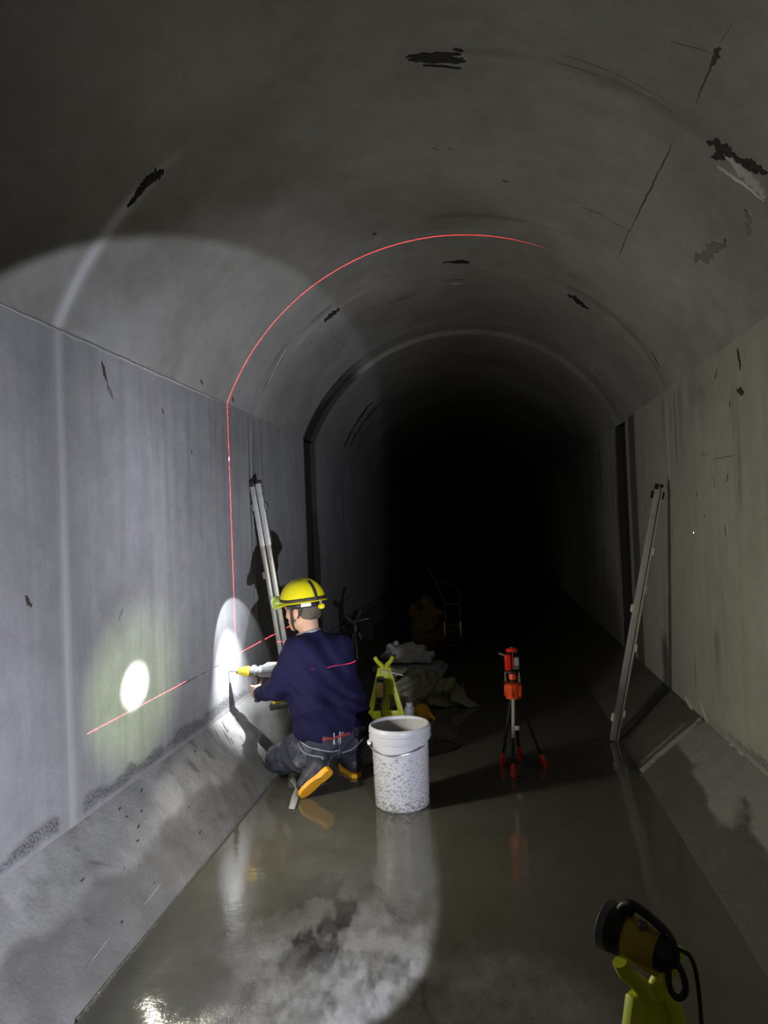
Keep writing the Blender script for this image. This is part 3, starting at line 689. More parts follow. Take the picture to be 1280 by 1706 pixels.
# ------------------------------------------------------------------ far stand and what hangs on it
fs = at(644, 1206, Z=0)
far = make_stand('lime yellow lamp stand behind the white bucket with an empty cradle', tuple(fs), .12)
bx = thing('power_box', 'grey plug box with yellow label hanging from the far lime stand', 'plug box', tuple(fs+(-.022, -.069, .19)))
q = fs+np.array([-.022, -.069, .19])
MB().box(q+(0, 0, .075), (.058, .026, .125), bev=.005).build('housing', M_GREY, bx)
MB().box(q+(-.002, -.0145, .075), (.042, .003, .10), bev=.001).build('label_plate', M_LABEL, bx)
for k in range(4):
    MB().box(q+(-.002, -.0165, .105-.018*k), (.026 if k % 2 else .030, .0012, .005)).build('label_line', M_LABELR, bx)
MB().box(q+(.002, 0, .150), (.05, .03, .030), bev=.006).build('cap', M_BLACK, bx)
MB().lathe([(.001, .0), (.018, .0), (.020, .01), (.016, .03), (.001, .032)], q+(-.012, -.012, -.012), (0, -.25, 1), 16).build('plug', M_BLACK, bx)
MB().tube(spline([q+(-.012, -.012, -.01), q+(-.004, -.018, -.06), q+(.006, -.012, -.11), q+(.02, -.02, -.150), q+(.06, -.05, -.155)], 6), .0045, 8).build('cord', M_RUBBER, bx)
zt = thing('cable_tie', 'white cable tie sticking out of the far stand below its cradle', 'cable tie', tuple(fs+(0, -.03, .355)))
MB().bar(fs+(-.004, -.050, .398), fs+(.145, -.060, .365), .007, .003, (0, 1, 0), .0005).build('strap', M_WHITEP, zt)
MB().box(fs+(-.006, -.048, .398), (.012, .012, .010), bev=.001).build('head', M_WHITEP, zt)

# ------------------------------------------------------------------ bucket
bk = at(671, 1338, Z=0)+np.array([0, .0, 0]); bk[2] = .0
bu = thing('bucket', 'white plastic bucket spattered with cement on the wet floor', 'bucket', tuple(bk))
HB, RB, RT = .415, .138, .150
pr = [(.001, .0), (RB-.006, 0), (RB, .006), (RB+.001, .03), (RT-.003, HB-.075), (RT+.008, HB-.072), (RT+.010, HB-.045), (RT+.007, HB-.042), (RT+.010, HB-.038), (RT+.011, HB-.014), (RT+.008, HB-.004), (RT+.002, HB), (RT-.005, HB-.003), (RT-.006, HB-.02), (RB-.004, .02), (.001, .018)]
MB().lathe(pr, bk, n=64).build('shell', M_WHITE, bu)
MB().lathe([(RT-.009, HB-.075), (RT-.04, HB-.072), (.001, HB-.073)], bk, n=48).build('olive_disc', M_OLIVEW, bu)  # flat olive disc set below the rim
for z in (HB-.030, HB-.057):
    MB().lathe([(RT+.0085, z-.004), (RT+.0125, z-.003), (RT+.0125, z+.003), (RT+.0085, z+.004)], bk, n=64).build('rim_rib', M_WHITE, bu)
wire = [bk+np.array([(RT+.014)*math.cos(a), (RT+.014)*math.sin(a), HB-.085-.035*math.sin(math.pi*(a-math.radians(186))/math.radians(140))]) for a in np.linspace(math.radians(186), math.radians(326), 30)]
MB().tube(wire, .0028, 8).build('wire_handle', M_STEEL, bu)
for a in (186, 326):
    ar = math.radians(a); MB().lathe([(.001, .012), (.012, .012), (.014, 0), (.014, -.012)], bk+np.array([(RT)*math.cos(ar), (RT)*math.sin(ar), HB-.085]), (math.cos(ar), math.sin(ar), 0), 14).build('handle_boss', M_WHITE, bu)
ar = math.radians(192)
MB().tube([bk+np.array([(RT+.014)*math.cos(x_), (RT+.014)*math.sin(x_), HB-.088-.002]) for x_ in np.linspace(math.radians(186), math.radians(199), 6)], .009, 10).build('grip', M_WHITEP, bu)
# dried cement spatter: small crusts on the shell
rnd = random.Random(11); sp = MB()
def crust(ang, z, ra_, rz_, mb):
    r_ = RB+.001+(RT-RB)*z/HB
    n = 7; ctr_ = []; V = [bk+np.array([(r_+.003)*math.cos(ang), (r_+.003)*math.sin(ang), z])]
    for j in range(n):
        a = 2*math.pi*j/n; k_ = rnd.uniform(.6, 1.2); an = ang+ra_*k_*math.cos(a)/r_; zz_ = max(.004, z+rz_*k_*math.sin(a)); V.append(bk+np.array([(r_-.0005)*math.cos(an), (r_-.0005)*math.sin(an), zz_]))
    mb.add(V, [(0, 1+j, 1+(j+1) % n) for j in range(n)])
for k in range(900):
    z = .27*rnd.random()**1.5+.005; crust(rnd.uniform(math.pi*.9, math.pi*2.1), z, rnd.uniform(.002, .0075), rnd.uniform(.001, .0032), sp)
for k in range(40): crust(rnd.uniform(math.pi*1.1, math.pi*1.95), rnd.uniform(.006, .05), rnd.uniform(.006, .014), rnd.uniform(.004, .010), sp)
o = sp.build('cement_spatter', M_SPLASH, bu); o['kind'] = 'stuff'

# ------------------------------------------------------------------ laser level on tripod
tp0 = np.array([.136, 4.29, 0.])
tr = thing('tripod', 'small black tripod with red collar and red feet under the laser', 'tripod', tuple(tp0))
hub = np.array([.118, 4.30, .445])
feet = [at(836, 1277, Z=0), at(855, 1297, Z=0), at(910, 1279, Z=0), at(866, 1262, Z=0)]
for i, ft in enumerate(feet):
    d = ft-hub; top = hub+np.array([d[0]*.14, d[1]*.14, -.03]); t = (ft-top)
    lg = MB().bar(top, top+t*.97, .017, .015, (0, 1, 0), .002).build('leg', M_ALUD if i == 1 else M_BLACK, tr)
    if i == 1:
        lg['label'] = 'grey metal faced leg'
        MB().bar(top+t*.52, top+t*.97, .020, .018, (0, 1, 0), .002).build('sleeve', M_BLACK, lg)
    MB().lathe([(.009, 0), (.013, .004), (.0145, .03), (.0145, .065), (.011, .078), (.009, .08)], ft, -t/np.linalg.norm(t), 14, True, True).build('foot', M_RED, tr)
MB().box((hub+feet[3])/2+np.array([.002, -.012, -.02]), (.034, .004, .026)).build('label_sticker', M_WHITEP, tr)
for i in range(3):
    j = (0, 3, 2)[i]; k = (3, 2, 0)[i]
    MB().tube([feet[j]+(0, 0, .025), feet[k]+(0, 0, .025)], .004, 6).build('brace', M_BLACK, tr)
MB().lathe([(.022, -.055), (.046, -.045), (.048, .0), (.052, .008), (.050, .035), (.040, .040), (.022, .042)], hub, n=24, cap0=True, cap1=True).build('collar', M_REDO, tr)
for a in range(6):
    x_ = hub+np.array([.05*math.cos(a*1.047+.3), .05*math.sin(a*1.047+.3), .0]); MB().bar(x_+(0, 0, -.03), x_+(0, 0, .03), .012, .010, (0, 1, 0), .002).build('grip_rib', M_REDO, tr)
MB().lathe([(.010, .04), (.010, .052), (.030, .055), (.030, .060)], hub, n=20, cap1=True).build('mount_plate', M_BLACK, tr)
ll = thing('laser_level', 'red cross line laser level projecting red lines from the tripod', 'laser level', tuple(hub+(0, 0, .06)))
b0 = hub+np.array([0, 0, .0615])
MB().lathe([(.020, 0), (.026, .006), (.024, .045), (.020, .05)], b0, n=20, cap0=True, cap1=True).build('neck', M_REDO, ll)
MB().lathe([(.044, .042), (.048, .046), (.048, .056), (.040, .060)], b0, n=28, cap0=True, cap1=True).build('base_ring', M_BLACK, ll)
for a in (math.radians(200), math.radians(320), math.radians(80)):
    x_ = b0+np.array([.047*math.cos(a), .047*math.sin(a), 0])
    MB().lathe([(.006, -.012), (.009, -.008), (.009, .012), (.004, .016), (.004, .050)], x_+(0, 0, .0), n=12, cap0=True, cap1=True).build('levelling_screw', M_STEEL, ll)
bz = b0+np.array([-.004, 0, .06])
# tower with an open window slot on top where the beams leave
MB().bar(bz+(-.022, -.004, 0), bz+(-.022, -.004, .092), .036, .060, (0, 1, 0), .006).build('red_body', M_RED, ll)
for k in range(6): MB().box(bz+(-.0215, -.0355, .020+.012*k), (.030, .003, .005), bev=.001).build('cooling_rib', M_RED, ll)
MB().bar(bz+(.024, .0, .004), bz+(.024, .0, .078), .040, .052, (0, 1, 0), .004).build('dark_body', M_GREYD, ll)
MB().box(bz+(.027, -.0275, .050), (.030, .003, .044), bev=.001).build('window', M_LWIN, ll)
MB().box(bz+(.006, -.03, .055), (.006, .006, .07), bev=.001).build('trim_bar', M_RED, ll)
MB().bar(bz+(-.040, -.01, .085), bz+(-.072, -.012, .099), .012, .006, (0, 1, 0), .001).build('spare_clip', M_GREY, ll)
LASER_TOP = bz[2]+.092
for a in (.0, 2.09, 4.19):
    x_ = bz+np.array([.004+.028*math.cos(a+.6), .026*math.sin(a+.6), .085]); MB().bar(x_, x_+(-.004*math.cos(a+.6), -.004*math.sin(a+.6), .022), .005, .005, (0, 1, 0), 0).build('window_post', M_GREYD, ll)
MB().lathe([(.034, .108), (.036, .112), (.030, .124), (.016, .130), (.001, .131)], bz+(.004, -.005, 0), n=24, cap0=True).build('top_cap', M_RED, ll)
MB().lathe([(.001, .1345), (.006, .134), (.009, .132), (.009, .126)], bz+(.004, -.006, 0), n=14).build('top_button', M_STEEL, ll)

# ------------------------------------------------------------------ leaning aluminium rails
def rail(label, a, b, w_, clips, name='aluminium_rail', twin=True):
    a = np.array(a, float); b = np.array(b, float); t = b-a; L_ = np.linalg.norm(t); t /= L_
    x = np.cross(t, (0, 1, 0)); x /= np.linalg.norm(x); y = np.cross(t, x)
    r = thing(name, label, 'rail', tuple(a)); 
    for sx, wd in (((-.54, .50), (.54, .46)) if twin else ((-.80, .26), (.30, .72))):
        MB().bar(a+x*sx*w_, b+x*sx*w_-t*(.0 if sx < 0 else .015), wd*w_*1.9, w_*.9, y, .003).build('profile', M_ALU, r)
    so_ = x*w_*(0 if twin else -.48); MB().bar(a+so_+y*w_*.1, b+so_-t*.01+y*w_*.1, w_*.18, w_*.6, y, 0).build('slot', M_BLACK, r)
    for sx in (-.54, .54): MB().bar(b+x*sx*w_-t*(.02 if sx > 0 else 0), b+x*sx*w_+t*.022, w_*.8, w_*.8, y, .003).build('end_cap', M_BLACK, r)
    for f, side_, mt in clips:
        p = a+t*L_*f; MB().bar(p+x*w_*(1.15*side_)-t*.025, p+x*w_*(1.15*side_)+t*.025, w_*.55, w_*.9, y, .003).build('clip', mt, r)
    return r
rb = np.array([-1.40, 4.82, .15]); rt = at(426, 806, X=-TL+.045)
dirr = at(470, 1062, d=(at(470, 1062, X=-1.5)-CAM)@FWD)
rail('two aluminium profile rails leaning on the left wall behind the worker', (-1.375, 4.86, .125), rt, .040, [(.905, 1, M_GREYD), (.905, -1.0, M_GREYD), (.52, 1, M_BLACK), (.50, -1.15, M_WHITEP), (.62, 1, M_ALUD)])
rail('aluminium profile rail leaning on the right wall beyond the tripod', at(1023, 1234, Z=.004)+np.array([0, 0, .0]), at(1098, 812, X=TR-.075), .028, [(.97, 1, M_BLACK), (.97, -1, M_BLACK), (.75, -1, M_WHITEP), (.52, 1, M_WHITEP), (.37, -1, M_WHITEP), (.09, 1, M_WHITEP), (.11, -1, M_WHITEP), (.60, -1, M_ALUD)], twin=False)

# ------------------------------------------------------------------ worker
def V3(*a): return np.array(a, float)
U = V3(.755, .656, 0)                       # across the chest to his right
HIPL, HIPR = V3(-.975, 3.965, .27), V3(-.855, 4.085, .28)
SHL, SHR = V3(-1.085, 3.915, .755), V3(-.885, 4.085, .745)
ELL, WRL = V3(-1.195, 3.885, .555), V3(-1.362, 4.055, .487)
ELR, WRR = V3(-.985, 4.33, .56), V3(-1.165, 4.235, .515)
KNL, ANL = V3(-1.235, 4.02, .125), V3(-.985, 3.875, .165)
KNR, ANR = V3(-1.07, 4.33, .43), V3(-.845, 4.095, .115)
NECK, HC = V3(-1.030, 4.005, .845), V3(-1.072, 4.025, .985)
FH = V3(-.93, .33, -.11); FH /= np.linalg.norm(FH); LH = np.cross((0, 0, 1), FH); LH /= np.linalg.norm(LH); UH = np.cross(FH, LH)
MH = np.stack([FH, LH, UH], 1)
def hd(f, l, u_): return HC+FH*f+LH*l+UH*u_
man = thing('person', 'worker in navy sweater and yellow helmet kneeling to drill into the left wall', 'person', (-.93, 4.0, 0))
S = SDF((-1.55, 3.62, -.02), (-.62, 4.52, 1.17), .0055)
# trunk, legs, arms
S.cap(HIPL, HIPR, .10, .10, .03).cap(V3(-.93, 4.02, .36), V3(-.95, 4.0, .55), .115, .12, .04)
S.cap(V3(-1.03, 3.95, .66), V3(-.92, 4.05, .655), .115, .115, .04).cap(SHL, SHR, .062, .062, .05)
for a, b, r1, r2 in ((SHL, ELL, .052, .043), (ELL, WRL, .043, .029), (SHR, ELR, .052, .043), (ELR, WRR, .043, .029), (HIPL, KNL, .088, .058), (KNL, ANL, .056, .04), (HIPR, KNR, .088, .058), (KNR, ANR, .056, .04)):
    S.cap(a, b, r1, r2, .02)
# neck and head
S.cap(NECK-V3(0, 0, .04), hd(-.025, 0, -.06), .060, .056, .025)
S.ell(hd(-.008, 0, .025), (.098, .077, .100), MH, .02)
S.ell(hd(.035, 0, -.045), (.060, .060, .070), MH, .03)        # lower face
S.cap(hd(.075, 0, -.100), hd(.01, .045, -.075), .020, .020, .02).cap(hd(.075, 0, -.100), hd(.01, -.045, -.075), .020, .020, .02)
S.cap(hd(.093, 0, .005), hd(.112, 0, -.035), .010, .014, .012)  # nose
S.cap(hd(.105, .012, -.040), hd(.105, -.012, -.040), .008, .008, .008)
S.cap(hd(.082, .045, .018), hd(.082, -.045, .018), .012, .012, .015)  # brow
S.cap(hd(.092, .022, -.066), hd(.092, -.022, -.066), .007, .007, .008).cap(hd(.090, .018, -.078), hd(.090, -.018, -.078), .007, .007, .008)
for sg in (1, -1):
    S.ell(hd(.060, sg*.045, -.025), (.026, .022, .026), MH, .02)
    S.ell(hd(-.004, sg*.083, -.022), (.020, .010, .034), MH, .006)
    S.cap(hd(-.018, sg*.084, .002), hd(-.022, sg*.084, -.035), .006, .005, .004)
# left hand around the side handle, right hand around the main grip
HX, HY = -1.412, 4.165
pal = V3(-1.389, 4.123, .482)
S.cap(WRL, pal, .028, .026, .015).cap(pal+V3(.0, .0, .022), pal+V3(-.004, 0, -.022), .024, .022, .012)
for k, (z, ln) in enumerate(((.512, .95), (.494, 1.05), (.476, 1.0), (.459, .85))):
    pts = [V3(HX+.006, HY-.042, z), V3(HX-.024, HY-.028, z+.001), V3(HX-.031, HY+.004, z+.002), V3(HX-.014, HY+.028*ln, z+.002), V3(HX+.010*ln, HY+.027*ln, z+.002)]
    for i in range(4): S.cap(pts[i], pts[i+1], .0100-.0006*i, .0095-.0006*i, .003)
S.cap(pal+V3(.008, .01, .02), V3(HX+.030, HY-.012, .528), .013, .011, .006).cap(V3(HX+.030, HY-.012, .528), V3(HX+.026, HY+.020, .536), .011, .009, .004)
GX, GY = -1.242, 4.165
palr = V3(-1.190, 4.203, .512)
S.cap(WRR, palr, .028, .026, .015).cap(palr+V3(0, 0, .022), palr+V3(0, 0, -.022), .024, .022, .012)
for k, (z, ln) in enumerate(((.532, .95), (.514, 1.05), (.496, 1.0), (.479, .85))):
    pts = [V3(GX+.020, GY+.038, z), V3(GX-.016, GY+.036, z), V3(GX-.036, GY+.012, z), V3(GX-.030, GY-.022*ln, z), V3(GX-.006, GY-.030*ln, z)]
    for i in range(4): S.cap(pts[i], pts[i+1], .0100-.0006*i, .0095-.0006*i, .003)
S.cap(palr+V3(.008, -.008, .02), V3(GX+.036, GY-.010, .545), .013, .011, .006).cap(V3(GX+.036, GY-.010, .545), V3(GX+.006, GY-.034, .548), .011, .009, .004)
# feet inside the boots
S.cap(ANL, V3(-1.02, 3.765, .06), .036, .028, .02).cap(ANR, V3(-.90, 4.21, .045), .036, .028, .02)
Vv, Q = S.mesh(2); mk('body', Vv, Q, M_SKIN, man, sharp=None)
for sg in (1, -1):
    ctr = hd(.083, sg*.031, .0); MB().lathe([(.0005, .011), (.006, .0095), (.0105, .003), (.011, -.003), (.006, -.0095)], ctr, FH, 14).build('eye', M_WHITEP, man)
# sweater
S = SDF((-1.5, 3.68, .2), (-.60, 4.5, .93), .007)
mid = (SHL+SHR)/2
S.cap(SHL, SHR, .088, .084, .04).cap(mid+V3(.015, 0, -.06)-U*.075, mid+V3(.015, 0, -.06)+U*.085, .122, .120, .04)
S.cap(V3(-.968, 3.985, .58)-U*.085, V3(-.968, 3.985, .58)+U*.085, .132, .130, .05)
S.cap(V3(-.940, 4.0, .44)-U*.085, V3(-.940, 4.0, .44)+U*.090, .140, .140, .05)
S.cap(V3(-.922, 4.02, .32)-U*.085, V3(-.922, 4.02, .32)+U*.090, .146, .146, .05)
S.cap(NECK-V3(0, 0, .03), NECK+V3(-.004, .002, -.003), .078, .070, .03)
S.cap(SHL, ELL, .080, .068, .03).cap(ELL, WRL-(WRL-ELL)*.17, .066, .046, .025)
S.cap(SHR, ELR, .078, .066, .03).cap(ELR, WRR, .064, .044, .025)
X, Y, Z = S.grid()
al = (X+.95)*.755+(Y-4.0)*.656
wr_ = .0085*np.sin(Z*62+5*np.sin(al*7)+3*np.sin(Z*11+al*9))*np.exp(-((Z-.40)/.13)**2)+.004*np.sin((Z*.8+X*.9-Y*.3)*70+2*np.sin(al*13))+.005*(np.sin(X*23+Y*17)*np.sin(Z*19+Y*11))
S.F += wr_.astype(np.float32)
wd = (WRL-ELL)/np.linalg.norm(WRL-ELL)
S.cut(V3(-.93, 4.02, .262), V3(-.06, .03, -1))
S.cut(NECK+V3(-.01, .005, .006), V3(-.25, .12, 1))
Vv, Q = S.mesh(2)
sweater = mk('sweater', Vv, Q, M_NAVY, man, sharp=None)
# collar, cuffs and hem band as separate knit ribs
def torus(name, ctr, nrm, r1, r2, rad, mt, parent, n=36):
    nrm = np.array(nrm, float)/np.linalg.norm(nrm); x = np.cross(nrm, (0, 1, .2)); x /= np.linalg.norm(x); y = np.cross(nrm, x)
    return MB().tube([ctr+x*r1*math.cos(a)+y*r2*math.sin(a) for a in np.linspace(0, 2*math.pi, n, endpoint=False)], rad, 8, closed=True).build(name, mt, parent)
torus('collar', NECK+V3(-.010, .006, .003), V3(-.25, .12, 1), .066, .064, .010, M_COLLAR, sweater)
torus('cuff', WRL-wd*.006, wd, .035, .035, .008, M_BLACK, sweater)
# trousers
S = SDF((-1.42, 3.66, .02), (-.62, 4.5, .46), .007)
S.cap(HIPL+V3(.01, -.005, .0), HIPR+V3(.01, -.005, .0), .136, .134, .04)
S.cap(HIPL, KNL, .115, .083, .04).cap(KNL, ANL, .080, .066, .025).cap(ANL, ANL+V3(.012, -.022, .012), .066, .066, .02)
S.cap(HIPR, KNR, .112, .080, .04).cap(KNR, ANR+V3(0, 0, .03), .078, .068, .02)
X, Y, Z = S.grid()
S.F += (.006*np.sin((X*.9+Z*1.1)*80+3*np.sin(Y*25))*np.exp(-((X+1.05)/.14)**2)+.005*np.sin((Y*.9-Z)*70+2*np.sin(X*30))+.003*np.sin(X*90+Z*50)*np.sin(Y*80)).astype(np.float32)
S.cut(V3(-.9, 4.0, .335), (0, 0, 1))
Vv, Q = S.mesh(2); trou = mk('trousers', Vv, Q, M_JEAN, man, sharp=None)
# project seams, pocket stitching and waist detail on the seat of the trousers
from mathutils.bvhtree import BVHTree
def drape(vv, qq):
    return BVHTree.FromPolygons([tuple(v) for v in vv], [tuple(int(i) for i in q_) for q_ in qq])
bvh = drape(Vv, Q)
def onbody(bvh_, px, py, off=.002):
    v = ray(px, py); r_ = bvh_.ray_cast(Vector(CAM), Vector(v).normalized())
    return None if r_[0] is None else np.array(r_[0])+np.array(r_[1])*off
def seam(name, pts, rad, mt, parent, bvh_=bvh, off=.0015):
    P_ = [onbody(bvh_, *p, off) for p in spline([(*p, 0) for p in pts], 6)[:, :2]]; P_ = [p for p in P_ if p is not None]
    if len(P_) > 2: return MB().tube(P_, rad, 6).build(name, mt, parent)
seam('pocket_stitching', [(500, 1234), (512, 1243), (535, 1250), (552, 1252), (563, 1250)], .0035, M_JEANL, trou)
seam('pocket_stitching', [(497, 1238), (505, 1252), (520, 1259), (538, 1262), (533, 1268)], .003, M_JEANL, trou)
seam('seat_seam', [(564, 1228), (565, 1245), (563, 1262)], .004, M_GREYD, trou)
seam('pocket_stitching', [(570, 1254), (588, 1247), (604, 1232)], .0035, M_JEANL, trou)
seam('belt_loop', [(556, 1221), (557, 1240)], .0055, M_JEANL, trou); seam('belt_loop', [(566, 1219), (567, 1238)], .0045, M_JEANL, trou)
seam('waistband', [(538, 1232), (556, 1229), (582, 1222)], .008, M_CLOTHRED, trou)
# boots
def boot(name, toe, heel, nrm, ank, label=None):
    a = heel-toe; L_ = np.linalg.norm(a); a /= L_; n = np.array(nrm, float); n -= a*(n@a); n /= np.linalg.norm(n); wv = np.cross(a, n)
    lo_ = np.minimum(np.minimum(toe, heel), ank)-.14; hi_ = np.maximum(np.maximum(toe, heel), ank)+.14
    S = SDF(lo_, hi_, .006)
    S.cap(toe+a*.045-n*.034, toe+a*.10-n*.042, .036, .042, .02).cap(toe+a*.10-n*.045, heel-a*.05-n*.055, .042, .043, .02)
    S.cap(heel-a*.045-n*.055, ank-(0, 0, 0), .046, .048, .03)
    S.cut(toe+n*.0-n*.004, n)
    Vv, Q = S.mesh(2); b = mk(name, Vv, Q, M_BOOT, man, sharp=None, label=label)
    prof = [(0., .012), (.015, .030), (.05, .042), (.10, .044), (.14, .036), (.17, .033), (.21, .036), (.235, .030), (.248, .012)]
    f_ = L_/.248; V = []; F = []
    for side_ in (1, -1):
        for x_, hw_ in (prof if side_ == 1 else prof[::-1]): V.append((x_*f_, hw_*side_))
    n_ = len(V); W_ = []
    for h_ in (-.006, .016): 
        for x_, y_ in V: W_.append(toe+a*x_+wv*y_+n*(h_+(.008 if x_ > .165*f_ and h_ > 0 else 0)))
    F = [tuple(range(n_))[::-1], tuple(range(n_, 2*n_))]+[(i, (i+1) % n_, n_+(i+1) % n_, n_+i) for i in range(n_)]
    so = MB().add(W_, F).build('sole', M_SOLE, b, sharp=.6)
    tr_ = MB()
    for k in range(6):
        x_ = (.04+.018*k)*f_; tr_.bar(toe+a*x_-wv*.030+n*.016, toe+a*x_+wv*.030+n*.016, .008, .006, n, .001)
    return b
boot('boot', V3(-1.052, 3.735, .020), V3(-.893, 3.795, .150), V3(.80, -.50, -.40), ANL+V3(.012, -.02, .01), 'left boot with its orange sole turned up')
boot('boot', V3(-.925, 4.262, .017), V3(-.795, 4.062, .017), V3(0, 0, -1), ANR+V3(0, 0, .03))
# hair under the helmet
S = SDF(HC-.16, HC+.16, .006)
S.ell(hd(-.012, 0, .020), (.103, .083, .098), MH, .01); S.cap(hd(-.048, .030, -.035), hd(-.048, -.030, -.035), .046, .046, .02)
S.cut(hd(-.020, 0, 0), FH-.25*UH); S.cut(hd(-.05, 0, -.058), -UH+.35*FH); S.cut(hd(0, 0, .09), UH)
Vv, Q = S.mesh(2); mk('hair', Vv, Q, M_HAIR, man, sharp=None)
# helmet
RZ = .040
def dome(th_, ph, k=1.): # th around, ph from rim (0) to top (pi/2)
    f = .140*math.cos(th_)*math.cos(ph)**.80; l = .117*math.sin(th_)*math.cos(ph)**.86; u_ = .132*math.sin(ph)
    rdg = .006*math.exp(-(l/.020)**2)*(1 if ph > .2 else 0)
    return f*k-.006, l*k, RZ+u_*k+rdg
n, kk = 56, 18; V = []; F = []
for i in range(kk+1):
    for j in range(n): V.append(hd(*dome(2*math.pi*j/n, math.pi/2*min(i/kk, .995))))
for i in range(kk):
    for j in range(n): F.append((i*n+j, i*n+(j+1) % n, (i+1)*n+(j+1) % n, (i+1)*n+j))
b0_ = len(V)
for i in range(kk+1):
    for j in range(n): V.append(hd(*dome(2*math.pi*j/n, math.pi/2*min(i/kk, .995), .965)))
for i in range(kk):
    for j in range(n): F.append((b0_+i*n+j, b0_+(i+1)*n+j, b0_+(i+1)*n+(j+1) % n, b0_+i*n+(j+1) % n))
helmet = mk('helmet', V, F, M_HELM, man, sharp=None)
# rain gutter brim with a peak at the front
V = []; F = []
for j in range(n):
    t_ = 2*math.pi*j/n; f, l, u_ = dome(t_, 0); pk = .009+.040*max(0, math.cos(t_))**1.6; dr = .022*max(0, math.cos(t_))**2
    for (e_, du) in ((-.004, .006), (pk, .001-dr), (pk+.002, -.004-dr), (-.006, -.006)):
        q_ = math.hypot(f, l); V.append(hd(f+f/q_*e_, l+l/q_*e_, u_+du))
F = [(j*4+i, j*4+(i+1) % 4, ((j+1) % n)*4+(i+1) % 4, ((j+1) % n)*4+i) for j in range(n) for i in range(4)]
MB().add(V, F).build('brim', M_HELM, helmet)
# black elastic of the headlamp round the rim, strap over the back
def band(name, pts, wd_, mt, parent, thick=.003):
    mb_ = MB()
    V = []; 
    for p, u_ in pts:
        V += [p-u_*wd_/2, p+u_*wd_/2]
    F = [(2*i, 2*i+2, 2*i+3, 2*i+1) for i in range(len(pts)-1)]
    o_ = mb_.add(V, F).build(name, mt, parent, sharp=None)
    sm = o_.modifiers.new('thickness', 'SOLIDIFY'); sm.thickness = thick; sm.offset = 0
    return o_
pts = []
for j in range(49):
    t_ = 2*math.pi*j/48; f, l, u_ = dome(t_, .10+.14*max(0, math.cos(t_))**2, 1.012); pts.append((hd(f, l, u_), UH))
band('headlamp_elastic', pts, .016, M_RUBBER, helmet)
pts = []
for j in range(15):
    ph = .02+1.0*j/14; f, l, u_ = dome(2.72, ph, 1.016); pts.append((hd(f, l, u_), (FH*.45+LH*.9)))
band('elastic_strap', pts, .019, M_RUBBER, helmet)
f, l, u_ = dome(math.pi, 0); MB().lathe([(.001, .016), (.014, .014), (.016, .004), (.016, -.012)], hd(f+.004, l+.02, u_-.036), -FH*.8+LH*.5, 18).build('ratchet_knob', M_HELM, helmet)
MB().box(hd(f+.010, l+.012, u_-.014), (.014, .014, .022), bev=.003).build('strap_buckle', M_GREY, helmet)
# inner harness band, white size sticker, chin strap
pts = [(hd(.108*math.cos(t_)-.01, .092*math.sin(t_), RZ-.018+.0*t_), UH) for t_ in np.linspace(.6, 5.6, 40)]
band('harness', pts, .030, M_BLACK, helmet)
pts = [(hd(.112*math.cos(t_)-.01, .0955*math.sin(t_), RZ-.016), UH) for t_ in np.linspace(1.95, 2.5, 10)]
band('harness_sticker', pts, .020, M_WHITEP, helmet)
for sg in (1, -1):
    pts = [(hd(*p), FH) for p in spline([(.020, sg*.090, .03), (.026, sg*.084, -.02), (.040, sg*.066, -.075), (.050, sg*.030, -.118), (.052, 0, -.124)], 6)]
    band('chin_strap', pts, .013, M_RUBBER, helmet)
    pts = [(hd(*p), FH) for p in spline([(-.055, sg*.086, .03), (-.03, sg*.088, -.03), (.020, sg*.078, -.062), (.040, sg*.066, -.078)], 6)]
    band('chin_strap', pts, .011, M_RUBBER, helmet)
# headlamp
lc = hd(.166, .006, .052)
MB().lathe([(.001, -.040), (.022, -.040), (.030, -.030), (.034, -.008), (.038, .004), (.038, .014), (.034, .018)], lc, FH, 26).build('headlamp', M_GREEN, helmet)
MB().bar(lc-FH*.052+UH*.010, lc-FH*.030+UH*.016, .040, .066, UH, .006).build('headlamp_bracket', M_GREY, helmet)
MB().lathe([(.001, .036), (.018, .032), (.030, .022), (.034, .010)], lc, FH, 26).build('headlamp_lens', M_GLASS, helmet)
MB().lathe([(.034, .010), (.040, .010), (.040, .021), (.034, .021)], lc, FH, 26).build('headlamp_bezel', M_LENSRING, helmet)
HL = lc+FH*.044
for nm in ('headlamp_beam', 'headlamp_core'): bpy.data.objects[nm].location = HL

# ------------------------------------------------------------------ cordless drill
DT = V3(-1.587, 4.165, .597)
dr = thing('cordless_drill', 'grey and yellow cordless drill held against the left wall', 'drill', tuple(DT+V3(.25, 0, 0)))
def D(x_, y_=0, z_=0): return DT+V3(x_, y_, z_)
MB().tube([D(-.002), D(.006), D(.075)], [.002, .0042, .0042], 10).build('drill_bit', M_STEEL, dr)
MB().lathe([(.008, .055), (.014, .058), (.020, .070), (.028, .095), (.031, .112), (.031, .132), (.024, .136)], DT, (1, 0, 0), 24, True, True).build('chuck', M_YEL, dr)
MB().lathe([(.012, .050), (.015, .052), (.016, .066), (.012, .068)], DT, (1, 0, 0), 20, True, True).build('chuck_nose', M_GREYD, dr)
MB().lathe([(.020, .136), (.027, .140), (.029, .165), (.027, .19), (.034, .195), (.036, .22)], DT, (1, 0, 0), 24, True, True).build('gearbox', M_GREY, dr)
MB().bar(D(.21, 0, .004), D(.41, 0, .006), .062, .074, (0, 0, 1), .016).build('motor_housing', M_GREY, dr)
MB().bar(D(.24, 0, .044), D(.36, 0, .046), .040, .014, (0, 0, 1), .004).build('speed_switch', M_WHITEP, dr)
MB().bar(D(.22, -.032, .006), D(.39, -.032, .006), .004, .030, (0, 0, 1), .001).build('name_plate', M_GREYD, dr)
